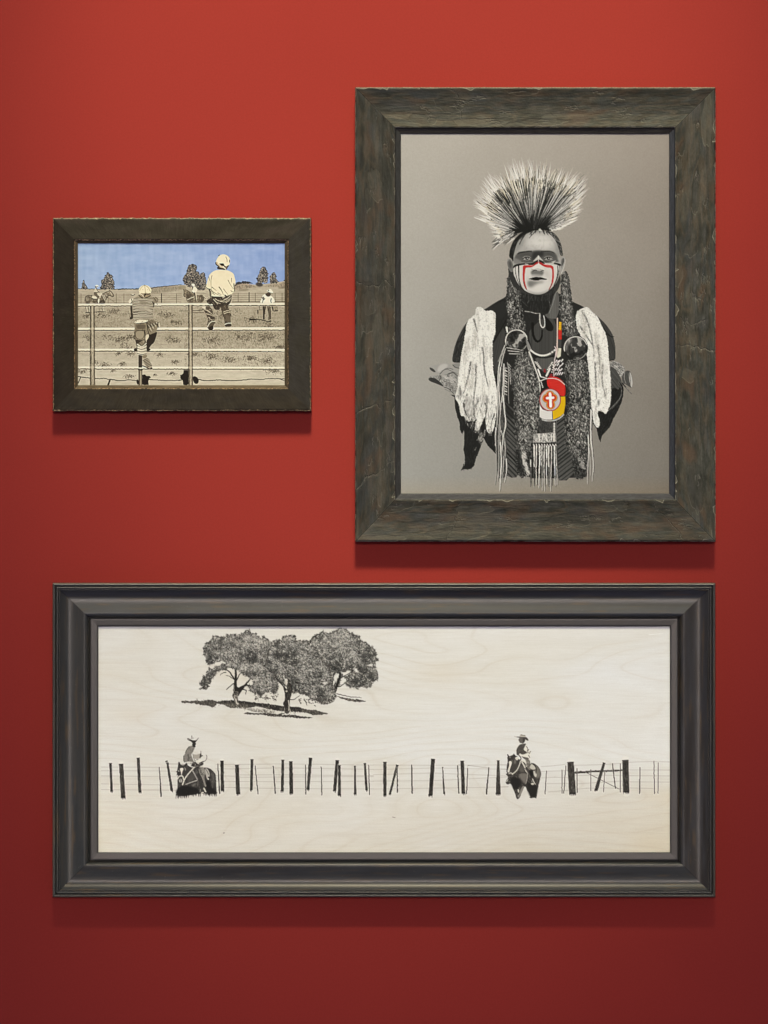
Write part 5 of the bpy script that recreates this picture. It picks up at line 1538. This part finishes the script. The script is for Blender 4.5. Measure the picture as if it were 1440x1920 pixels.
# --------------------------------------------------------------------- meshes
def mesh_object(name, co, quads, paint, mat, parent=None, smooth=False):
    me = bpy.data.meshes.new(name)
    nv, nf = len(co), len(quads)
    me.vertices.add(nv)
    me.vertices.foreach_set('co', np.ascontiguousarray(co, np.float32).ravel())
    me.loops.add(nf * 4)
    me.loops.foreach_set('vertex_index', np.ascontiguousarray(quads, np.int32).ravel())
    me.polygons.add(nf)
    me.polygons.foreach_set('loop_start', np.arange(0, nf * 4, 4, dtype=np.int32))
    if smooth:
        me.polygons.foreach_set('use_smooth', np.ones(nf, bool))
    if paint is not None:
        a = me.color_attributes.new('Paint', 'FLOAT_COLOR', 'POINT')
        rgba = np.ones((nv, 4), np.float32)
        rgba[:, :3] = paint
        a.data.foreach_set('color', rgba.ravel())
    me.update(calc_edges=True)
    me.validate()
    me.materials.append(mat)
    o = bpy.data.objects.new(name, me)
    COL.objects.link(o)
    if parent is not None:
        o.parent = parent
    return o


def grid_quads(h, w):
    i = np.arange(h * w).reshape(h, w)
    return np.stack([i[:-1, :-1], i[1:, :-1], i[1:, 1:], i[:-1, 1:]], -1).reshape(-1, 4)


def thing(name, label, cat, group, x, y):
    o = bpy.data.objects.new(name, None)
    o.empty_display_size = .05
    COL.objects.link(o)
    o.location = ((x - 720) / 1000, 0, (960 - y) / 1000)
    o['label'] = label; o['category'] = cat
    if group:
        o['group'] = group
    return o


def picture(C, depth, names, mat, root, panel, gain=1.0):
    """The painted board; every drawn figure is its own patch of the board."""
    H, W = C.H, C.W
    depth = depth + STAND
    X = fit(np.linspace(C.x0, C.x1, W), 720, depth)
    Y = fit(np.linspace(C.y0, C.y1, H), 960, depth)
    XX, YY = np.meshgrid(X, Y)
    rx, rz = root.location.x, root.location.z
    co = world_xyz(XX, YY, np.full_like(XX, depth)).reshape(-1, 3) - np.array([rx, 0, rz])
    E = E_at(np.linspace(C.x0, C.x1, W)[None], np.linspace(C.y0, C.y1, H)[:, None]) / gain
    alb = np.clip(lin(C.rgb) / E, 0, .92).reshape(-1, 3)  # light falloff divided out of the paint, brighter where the light is weak
    quads = grid_quads(H, W)
    fid = C.id[:-1, :-1].ravel()

    def sub(name, sel, parent):
        qd = quads[sel]
        used, inv = np.unique(qd.ravel(), return_inverse=True)
        return mesh_object(name, co[used], inv.reshape(-1, 4), alb[used], mat, parent)
    known = np.isin(fid, list(names))
    board = sub(panel[0], ~known, root)
    board['label'] = panel[1]
    for k, (nm, lb) in names.items():
        s = fid == k
        if s.sum() > 3:
            o = sub(nm, s, board)
            if lb:
                o['label'] = lb
    return board


def profile_pts(pts, step=1.0):
    p = np.array(pts, float)
    out = [p[:1]]
    for a, b in zip(p[:-1], p[1:]):
        n = max(1, int(math.ceil(np.hypot(*(b - a)) / step)))
        t = (np.arange(n) + 1) / n
        out.append(a + (b - a) * t[:, None])
    return np.vstack(out)


def rails(root, rect, widths, prof, split, front, mat, paint_fn, seed, lip_mat=None, step=.8, gain=1.0):
    """Four mitred mouldings.  prof: (u, height) from the outer back edge to the
    sight edge with u scaled to 0..1; profile points past `split` are the inner lip."""
    x0, x1 = fit(np.array(rect[0:2], float), 720, front)
    y0, y1 = fit(np.array(rect[2:4], float), 960, front)
    prof = [prof[0]] + [(a, b + STAND) for a, b in prof[1:]]
    front = front + STAND
    P = profile_pts(prof, step)
    rs = np.random.RandomState(seed)
    un = P[:, 0] / prof[-1][0]
    rx, rz = root.location.x, root.location.z
    names = ('top', 'bottom', 'left', 'right')
    ks = int(np.argmax(P[:, 0] >= split - 1e-6))
    for side in names:
        w = widths[names.index(side)]
        u = un * w
        # inner ends follow the widths of the neighbouring rails (mitre)
        if side in ('top', 'bottom'):
            a0, a1 = x0 + un * widths[2], x1 - un * widths[3]
        else:
            a0, a1 = y0 + un * widths[0], y1 - un * widths[1]
        L = max(a1[0] - a0[0], 1)
        n = int(L / step) + 1
        t = np.linspace(0, 1, n)
        along = a0[None] + t[:, None] * (a1 - a0)[None]
        colr, disp, lat = paint_fn(side, along - (x0 if side in ('top', 'bottom') else y0), u, P, L, np.random.RandomState(rs.randint(1 << 30)))
        dep = P[None, :, 1] + disp
        uu = u[None] + lat
        if side == 'top':
            X, Y = along, y0 + uu
        elif side == 'bottom':
            X, Y = along, y1 - uu
        elif side == 'left':
            X, Y = x0 + uu, along
        else:
            X, Y = x1 - uu, along
        co = world_xyz(X, Y, dep).reshape(n, len(P), 3) - np.array([rx, 0, rz])
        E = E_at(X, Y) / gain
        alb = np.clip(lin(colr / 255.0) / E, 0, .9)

        def part(name, sl, parent):
            c = co[:, sl].reshape(-1, 3)
            h, w_ = n, co[:, sl].shape[1]
            qd = grid_quads(h, w_)
            if side in ('top', 'right'):
                qd = qd[:, ::-1]
            return mesh_object(name, c, qd, alb[:, sl].reshape(-1, 3), mat if parent is root else (lip_mat or mat), parent, True)
        r = part('frame_rail', slice(0, ks + 1), root)
        part('inner_lip', slice(ks, None), r)


def tone(n, H, W, cols, sy, sx, rs, oct=3):
    """blend a list of colours by smooth noise"""
    f = vnoise(rs, H, W, sy, sx, oct)
    f = np.clip((f - .25) / .5, 0, .999) * (len(cols) - 1)
    i = f.astype(int)
    g = (f - i)[..., None]
    c = np.array(cols, float)
    return c[i] * (1 - g) + c[i + 1] * g


# ---- weathered barn-board moulding (portrait)
def finish_barn(side, along, u, P, L, rs):
    n, k = along.shape
    W_ = u[-1]
    C = Canvas(0, 0, k - 1, n - 1, rs.randint(1 << 30))
    C.rs = rs
    C.rgb = tone(0, n, k, [(62, 62, 48), (80, 78, 62), (86, 78, 58), (68, 70, 58), (94, 82, 60), (58, 58, 44), (80, 78, 66)], 110, 24, rs) / 255
    C.rgb *= .74
    C.rgb += ((vnoise(rs, n, k, 34, 1.8, 2) - .5) * .055 + (vnoise(rs, n, k, 7, 1.2, 2) - .5) * .08 + (vnoise(rs, n, k, 30, 15, 4) - .5) * .15)[..., None]
    brown = np.clip((vnoise(rs, n, k, 60, 26, 3) - .56) * 5, 0, 1)
    C.put(brown, (80, 58, 38), .6)
    blue = np.clip((vnoise(rs, n, k, 70, 22, 3) - .58) * 5, 0, 1)
    C.put(blue, (50, 54, 56), .4)
    warm = np.clip((vnoise(rs, n, k, 120, 14, 2) - .58) * 5, 0, 1)
    C.put(warm, (104, 90, 70), .35)
    disp = (vnoise(rs, n, k, 50, 16, 3) - .5) * .8 + (vnoise(rs, n, k, 14, 2.0, 2) - .5) * .55
    face0 = int(np.argmax(P[:, 0] > .2)); lip = int(np.argmax(P[:, 0] >= 75 - 1e-6))
    hmap = Canvas(0, 0, k - 1, n - 1, 1)
    # splits across the moulding, each with a bright broken edge
    for _ in range(max(2, int(L / 230))):
        s0 = rs.rand() * (n - 60) + 30
        a, b = (0, 1) if rs.rand() < .5 else sorted(rs.rand(2))
        pts = [[face0 + (lip - face0) * (a + (b - a) * f), s0 + rs.randn() * 5 + 7 * math.sin(f * 6 + s0)] for f in np.linspace(0, 1, 12)]
        pts = np.array(pts)
        C.line(pts + [0, -1.2], (34, 31, 26), 1.8, 1.0, .85, wob=.9)
        C.line(pts, (128, 122, 106), 1.2, .5, .6, wob=.9)
        for j in range(26):
            i = rs.randint(len(pts)); x, y = pts[i] + rs.randn(2) * [3.5, 5]
            C.line(np.array([[x, y], [x + rs.randn() * 1.5, y + 3 + 8 * rs.rand()]]), [(150, 142, 122), (34, 31, 26), (112, 104, 88)][rs.randint(3)], 1.1, .4, .6, sm=0)
        hmap.line(pts, 255, 3, 2, .35, wob=.8)
    # slabs where the surface has broken away in layers
    for _ in range(int(L / 75)):
        y, l = rs.rand() * n, 18 + rs.rand() * 70
        x = face0 + rs.rand() * (lip - face0); w_ = 5 + rs.rand() * 16
        th = np.linspace(0, 6.28, 22)[:-1]
        p = np.stack([x + w_ * np.cos(th) * (.7 + .5 * rs.rand(21)), y + l * np.sin(th) * (.8 + .35 * rs.rand(21))], 1)
        dk = rs.rand() < .5
        C.poly(p, (48, 46, 36) if dk else (92, 86, 70), .38)
        hmap.poly(p, 255, .35)
        C.line(p[2:10], (138, 132, 112), 1.0, .5, .5)
    # gouges and knots
    for _ in range(int(L / 42)):
        x = face0 + 6 + rs.rand() * (lip - face0 - 12); y = rs.rand() * n
        m = 3 + rs.randint(6)
        for j in range(m):
            xx, yy = x + rs.randn() * 3.5, y + rs.randn() * 8
            l = 4 + 12 * rs.rand()
            p = np.array([[xx, yy], [xx + rs.randn() * 2.2, yy + l * .5], [xx + rs.randn() * 1.5, yy + l]])
            C.line(p + [-.9, 0], (36, 33, 27), 1.1, .5, .7)
            C.line(p, [(150, 142, 122), (124, 112, 94), (170, 164, 148)][rs.randint(3)], .8, .4, .6)
            hmap.line(p, 255, 2.2, 1, .45)
    for _ in range(int(L / 2.2)):
        x = face0 + rs.rand() * (lip - face0); y = rs.rand() * n; l = 6 + 26 * rs.rand()
        C.line(np.array([[x, y], [x + rs.randn() * .8, y + l]]), [(44, 42, 35), (108, 100, 84), (60, 56, 48), (96, 94, 88)][rs.randint(4)], .8, .3, .45, sm=0)
    # chipped outer and inner edges
    for e0, sg, pr in ((face0, 1, 1.0), (lip, -1, .7)):
        y = 0.0
        while y < n:
            l = 5 + rs.rand() * 34
            if rs.rand() < .5 * pr:
                dpt = 1.0 + rs.rand() ** 2 * 6.5
                ts = np.linspace(0, 1, 7)
                edge = np.stack([e0 + sg * dpt * np.sin(ts * math.pi) * (.7 + .6 * rs.rand(7)), y + l * ts], 1)
                shape = np.vstack([edge, [[e0 - sg * 1.2, y + l], [e0 - sg * 1.2, y]]])
                C.poly(shape, (92, 85, 68), .75, sm=0)
                hmap.poly(shape, 255, .9, sm=0)
                C.line(edge + [sg * .5, 0], (176, 168, 144), 1.3, .9, .85)
                C.line(edge + [sg * 1.5, 0], (36, 34, 28), .8, .6, .5)
            y += l * (.7 + rs.rand())
    for a in range(0, n - 8, 7):
        if side == 'top' or rs.rand() < .62:  # pale rubbed edge; on top the bevel's caught light is painted in
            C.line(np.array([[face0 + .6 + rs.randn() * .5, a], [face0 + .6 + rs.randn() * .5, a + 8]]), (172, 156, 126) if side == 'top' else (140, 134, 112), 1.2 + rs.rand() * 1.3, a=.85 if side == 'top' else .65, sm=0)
        if rs.rand() < .3:
            C.line(np.array([[lip - .5 + rs.randn(), a], [lip - .5 + rs.randn(), a + 9]]), (124, 118, 100), 1.4, a=.6, sm=0)
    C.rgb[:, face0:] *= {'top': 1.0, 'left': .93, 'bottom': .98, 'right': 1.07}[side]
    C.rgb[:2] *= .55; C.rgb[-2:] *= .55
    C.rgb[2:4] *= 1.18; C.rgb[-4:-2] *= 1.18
    disp = disp - hmap.rgb[..., 0] * 1.3
    disp[:, :face0] *= .3
    # lip: plain dark fillet
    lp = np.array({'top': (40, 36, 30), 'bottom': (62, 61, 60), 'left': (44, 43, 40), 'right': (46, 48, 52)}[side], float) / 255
    C.rgb[:, lip + 1:] = lp + ((vnoise(rs, n, k - lip - 1, 14, 2, 3) - .5) * .12)[..., None]
    disp[:, lip + 1:] = (vnoise(rs, n, k - lip - 1, 30, 3, 2) - .5) * .5
    disp[:, -3:] = 0
    lat = np.zeros((n, k))
    lat[:, :face0 + 2] += ((vnoise(rs, n, 1, 7, 1, 3) - .5) * .9) * np.ones((1, face0 + 2))
    return np.clip(C.rgb, .05, .8) * 255, disp, lat


# ---- flat brown moulding with rubbed ragged edges (children on the fence)
def finish_brown(side, along, u, P, L, rs):
    n, k = along.shape
    C = Canvas(0, 0, k - 1, n - 1, rs.randint(1 << 30)); C.rs = rs
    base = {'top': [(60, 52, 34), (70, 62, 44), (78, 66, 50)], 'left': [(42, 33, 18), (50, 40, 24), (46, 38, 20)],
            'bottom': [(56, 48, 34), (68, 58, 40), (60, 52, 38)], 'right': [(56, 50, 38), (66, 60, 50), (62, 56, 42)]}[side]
    C.rgb = tone(0, n, k, base, 60, 22, rs) / 255
    C.rgb *= .80
    C.rgb += ((vnoise(rs, n, k, 1.6, 16, 2) - .5) * .05 + (vnoise(rs, n, k, 20, 14, 3) - .5) * .05)[..., None]
    f0 = int(np.argmax(P[:, 0] >= .9)); lip = int(np.argmax(P[:, 0] >= 41 - 1e-6))
    for _ in range(int(L * .5)):
        x = f0 + rs.rand() * (lip - f0); y = rs.rand() * n
        if vn(y * .03 + L) > .45:
            C.line(np.array([[x, y], [x + 3 + 7 * rs.rand(), y + rs.randn() * .4]]), [(104, 90, 62), (36, 30, 18), (92, 82, 60)][rs.randint(3)], .7, .3, .4, sm=0)
    hm = np.zeros((n, k))
    for e, c0, wgt in ((f0, (150, 124, 92), 1.0), (lip, (140, 112, 80), 1.0)):
        off = (vnoise(rs, n, 1, 6, 1, 3)[:, 0] - .5) * 3.6
        pts = np.stack([e + off, np.arange(n)], 1)[::2]
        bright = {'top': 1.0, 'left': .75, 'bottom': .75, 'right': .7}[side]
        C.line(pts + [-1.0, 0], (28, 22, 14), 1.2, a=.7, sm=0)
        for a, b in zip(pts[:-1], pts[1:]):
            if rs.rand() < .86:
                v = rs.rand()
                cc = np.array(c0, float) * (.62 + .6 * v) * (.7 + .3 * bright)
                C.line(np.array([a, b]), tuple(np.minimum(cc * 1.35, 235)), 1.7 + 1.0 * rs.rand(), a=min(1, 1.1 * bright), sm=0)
    if side == 'top':  # highlight painted along the top rail's upper edge, over the rubbed line
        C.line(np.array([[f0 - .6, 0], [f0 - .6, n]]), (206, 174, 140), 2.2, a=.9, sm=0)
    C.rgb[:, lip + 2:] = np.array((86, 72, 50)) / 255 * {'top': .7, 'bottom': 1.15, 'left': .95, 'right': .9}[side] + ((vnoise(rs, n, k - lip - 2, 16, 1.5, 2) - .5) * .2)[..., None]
    disp = (vnoise(rs, n, k, 12, 10, 3) - .5) * .5
    e = np.zeros((n, k)); e[:, f0:f0 + 4] = 1; e[:, lip - 2:lip + 2] = 1
    disp -= e * vnoise(rs, n, k, 5, 3, 2) * 1.2
    disp[:, -3:] = 0
    lat = np.zeros((n, k))
    lat[:, :f0 + 2] += ((vnoise(rs, n, 1, 5, 1, 3) - .5) * 2.0) * np.ones((1, f0 + 2))
    lat[:, lip - 1:lip + 2] += ((vnoise(rs, n, 1, 6, 1, 3) - .5) * 1.6) * np.ones((1, 3))
    return np.clip(C.rgb, .03, .8) * 255, disp, lat


def vn(x):
    return .5 + .5 * math.sin(x * 1.7 + 2 * math.sin(x * .61))


# ---- scooped charcoal moulding with beads (oak trees)
def finish_scoop(side, along, u, P, L, rs):
    n, k = along.shape
    C = Canvas(0, 0, k - 1, n - 1, rs.randint(1 << 30)); C.rs = rs
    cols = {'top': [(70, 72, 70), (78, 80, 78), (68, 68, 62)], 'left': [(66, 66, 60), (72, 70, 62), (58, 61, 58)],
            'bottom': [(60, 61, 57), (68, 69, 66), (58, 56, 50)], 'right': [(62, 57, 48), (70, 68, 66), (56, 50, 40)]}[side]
    C.rgb = tone(0, n, k, cols, 190, 16, rs) / 255
    C.rgb *= .72
    C.rgb += ((vnoise(rs, n, k, 60, 1.6, 2) - .5) * .035 + (vnoise(rs, n, k, 14, 8, 3) - .5) * .025)[..., None]
    rub = np.clip((vnoise(rs, n, k, 70, 6, 3) - .6) * 5, 0, 1)
    C.put(rub, (86, 66, 42), .6)
    i12 = int(np.argmax(P[:, 0] >= 13)); lip = int(np.argmax(P[:, 0] >= 65.5))
    for _ in range(int(L / 22)):      # worm holes and flecks
        x, y = i12 + rs.rand() * (lip - i12), rs.rand() * n
        if rs.rand() < .5:
            C.line(np.array([[x, y], [x + .4, y + 1 + 2 * rs.rand()]]), (30, 27, 22), 1.3, .8, .85, sm=0)
        else:
            C.line(np.array([[x, y], [x + rs.randn(), y + 1.5 * rs.rand() + .5]]), (150, 140, 118), .9, .5, .7, sm=0)
    for _ in range(3 + int(L / 260)):
        x, y = lip - 6 - rs.rand() * 6, rs.rand() * n
        for j in range(14):
            C.line(np.array([[x + rs.randn() * 1.5, y + rs.randn() * 14], [x + rs.randn() * 1.5, y + rs.randn() * 14]]), [(120, 96, 62), (34, 30, 24), (104, 84, 56)][rs.randint(3)], .8, .4, .4, sm=0)
    for a in (6.4, 11.7):             # grooves painted darker
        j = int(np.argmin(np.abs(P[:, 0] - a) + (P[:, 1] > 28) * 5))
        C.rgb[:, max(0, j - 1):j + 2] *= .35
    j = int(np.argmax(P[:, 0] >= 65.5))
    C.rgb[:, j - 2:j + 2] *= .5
    C.rgb[:, lip + 6:] = C.rgb[:, lip + 6:] * .3 + np.array((44, 38, 32)) / 255 * .4
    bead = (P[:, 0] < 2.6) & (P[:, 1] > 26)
    C.rgb[:, bead] = C.rgb[:, bead] * .5 + np.array((128, 122, 100)) / 255 * {'top': .62, 'left': .34, 'bottom': .36, 'right': .3}[side]  # highlight painted onto the outer bead, strongest along the top rail
    C.rgb[:2] *= .6; C.rgb[-2:] *= .6
    disp = np.zeros((n, k))
    return np.clip(C.rgb, .03, .8) * 255, disp, np.zeros((n, k))


# ------------------------------------------------------------------- the wall
wm = wall_material()
wall = mesh_object('wall', np.array([[-2.6, 0, -2.2], [2.6, 0, -2.2], [2.6, 0, 2.4], [-2.6, 0, 2.4]]), np.array([[0, 1, 2, 3]]), None, wm)
wall['kind'] = 'structure'

# --------------------------------------------------------------- the pictures
canvas_mat = paint_material('acrylic_on_panel', .85, .10, .10, 900)
barn_mat = paint_material('weathered_wood', .55, .20, .5, 260, (1, 1, 1), .25)
brown_mat = paint_material('brown_wood', .6, .12, .30, 420, (1, 1, 1), .2)
scoop_mat = paint_material('charcoal_lacquer', .38, .42, .05, 500)

GROUP = 'framed pictures hung on the red wall'

root = thing('framed_picture', 'tall portrait of a man with spiky headdress and painted face in rough wood frame', 'picture', GROUP, 1003.5, 590)
PC = paint_portrait()
picture(PC, 20.5, {1: ('drawn_headdress', 'spiky pale and dark roach headdress'), 2: ('drawn_head', 'face painted white with red and black stripes'), 3: ('drawn_clothing', 'dark clothing with fur strips, white wool and fringes'), 4: ('drawn_hand', 'pale open hand at the left'), 6: ('drawn_hand', 'hand holding a fan at the right'), 5: ('drawn_medallion', 'red, yellow and white beaded medallion')},
        canvas_mat, root, ('picture_panel', 'warm grey painted background'), ART_GAIN[0])
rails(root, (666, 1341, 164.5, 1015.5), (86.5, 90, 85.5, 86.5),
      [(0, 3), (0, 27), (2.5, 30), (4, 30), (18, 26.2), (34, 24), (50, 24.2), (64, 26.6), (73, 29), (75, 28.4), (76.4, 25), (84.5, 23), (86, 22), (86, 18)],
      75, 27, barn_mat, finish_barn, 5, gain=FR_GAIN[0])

root = thing('framed_picture', 'small picture of two children on a fence under blue sky in brown frame', 'picture', GROUP, 341.5, 590)
PC = paint_fence_children()
tree = ('drawn_tree', None)
picture(PC, 18, {11: tree, 12: tree, 13: tree, 14: tree, 15: tree, 16: tree, 17: ('drawn_corral', None), 26: ('drawn_corral', None), 27: ('drawn_corral', None), 18: ('drawn_rider', 'rider on a horse at the far left'), 19: ('drawn_rider', 'rider in white on a dark horse behind the sitting child'),
             20: ('drawn_man', 'man in white carrying two buckets'), 21: ('drawn_fence', 'pale pipe fence with round posts'), 22: ('drawn_child', 'child in a striped shirt climbing the fence'), 23: ('drawn_child', 'child in a pale shirt sitting on the fence'), 24: ('drawn_shadow', None), 25: ('drawn_shadow', None)},
        canvas_mat, root, ('picture_panel', 'blue sky above dry tan ground'), ART_GAIN[1])
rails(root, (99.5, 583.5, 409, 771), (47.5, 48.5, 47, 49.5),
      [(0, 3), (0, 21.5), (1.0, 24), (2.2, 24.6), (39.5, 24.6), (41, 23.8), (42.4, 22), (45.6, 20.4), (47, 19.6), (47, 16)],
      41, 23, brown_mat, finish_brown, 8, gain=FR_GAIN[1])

root = thing('framed_picture', 'wide picture of oaks and riders along a fence in scooped charcoal frame', 'picture', GROUP, 720, 1387)
PC = paint_oak_fence()
names = {5: ('drawn_grass', 'dark grass and shade under the oaks'), 6: ('drawn_tree', 'oak at the left of the clump'), 7: ('drawn_tree', 'oak in the middle of the clump'), 8: ('drawn_tree', 'oak at the right of the clump'),
         9: ('drawn_rider', 'rider with upturned hat brim on a dark horse'), 10: ('drawn_rider', 'rider looking left on a walking horse'), 101: ('drawn_gate_rail', 'dark rail between two thick posts')}
for i in range(len(POSTS)):
    names[30 + i] = ('drawn_fence_post', None)
picture(PC, 13, names, canvas_mat, root, ('picture_panel', 'pale plywood with faint grain'), ART_GAIN[2])
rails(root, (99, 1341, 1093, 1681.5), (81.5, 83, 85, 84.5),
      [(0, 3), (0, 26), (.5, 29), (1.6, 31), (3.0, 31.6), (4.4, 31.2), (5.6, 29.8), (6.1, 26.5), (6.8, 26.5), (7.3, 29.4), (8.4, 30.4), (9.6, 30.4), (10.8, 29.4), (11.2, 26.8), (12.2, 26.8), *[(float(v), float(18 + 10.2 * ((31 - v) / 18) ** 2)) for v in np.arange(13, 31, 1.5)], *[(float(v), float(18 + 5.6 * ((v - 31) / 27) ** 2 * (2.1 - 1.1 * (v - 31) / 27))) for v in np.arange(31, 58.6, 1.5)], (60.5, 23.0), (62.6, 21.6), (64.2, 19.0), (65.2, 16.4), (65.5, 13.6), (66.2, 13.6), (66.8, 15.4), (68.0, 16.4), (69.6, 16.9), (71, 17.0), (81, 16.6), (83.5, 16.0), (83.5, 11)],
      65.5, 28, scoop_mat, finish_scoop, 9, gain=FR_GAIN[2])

# --------------------------------------------------------------------- lights
def spot(name, loc, aim, watts, radius, size, blend, color):
    l = bpy.data.lights.new(name, 'SPOT')
    l.energy = watts; l.shadow_soft_size = radius; l.spot_size = math.radians(size); l.spot_blend = blend; l.color = color
    o = bpy.data.objects.new(name, l)
    COL.objects.link(o)
    o.location = loc
    from mathutils import Vector
    o.rotation_euler = (Vector(aim) - Vector(loc)).to_track_quat('-Z', 'Y').to_euler()
    return o


spot('gallery_spotlight', KEY['loc'], KEY['aim'], KEY['w'], KEY['r'], KEY['size'], 1.0, KEY['col'])
spot('added_fill_spot', FILL['loc'], FILL['aim'], FILL['w'], FILL['r'], FILL['size'], 1.0, FILL['col'])  # added soft fill, wide so that shade spreads beside the frames

spot('added_warm_spot', TOP['loc'], TOP['aim'], TOP['w'], TOP['r'], TOP['size'], 1.0, TOP['col'])  # added warm spot that lifts the top centre of the wall

world = bpy.data.worlds.new('World')
scene.world = world
world.use_nodes = True
bg = world.node_tree.nodes['Background']
bg.inputs['Color'].default_value = AMB[0]
bg.inputs['Strength'].default_value = AMB[1]

# --------------------------------------------------------------------- camera
cam = bpy.data.cameras.new('camera')
cam.sensor_fit = 'VERTICAL'; cam.sensor_height = 36; cam.sensor_width = 27
cam.lens = 36 * CAM_D / 1.92
cam.clip_end = 60
co_ = bpy.data.objects.new('camera', cam)
COL.objects.link(co_)
co_.location = (0, -CAM_D, 0)
co_.rotation_euler = (math.radians(90), 0, 0)
scene.camera = co_

scene.view_settings.view_transform = 'Standard'
scene.view_settings.look = 'None'
scene.view_settings.exposure = 0
scene.view_settings.gamma = 1
scene.render.resolution_x = 768
scene.render.resolution_y = 1024
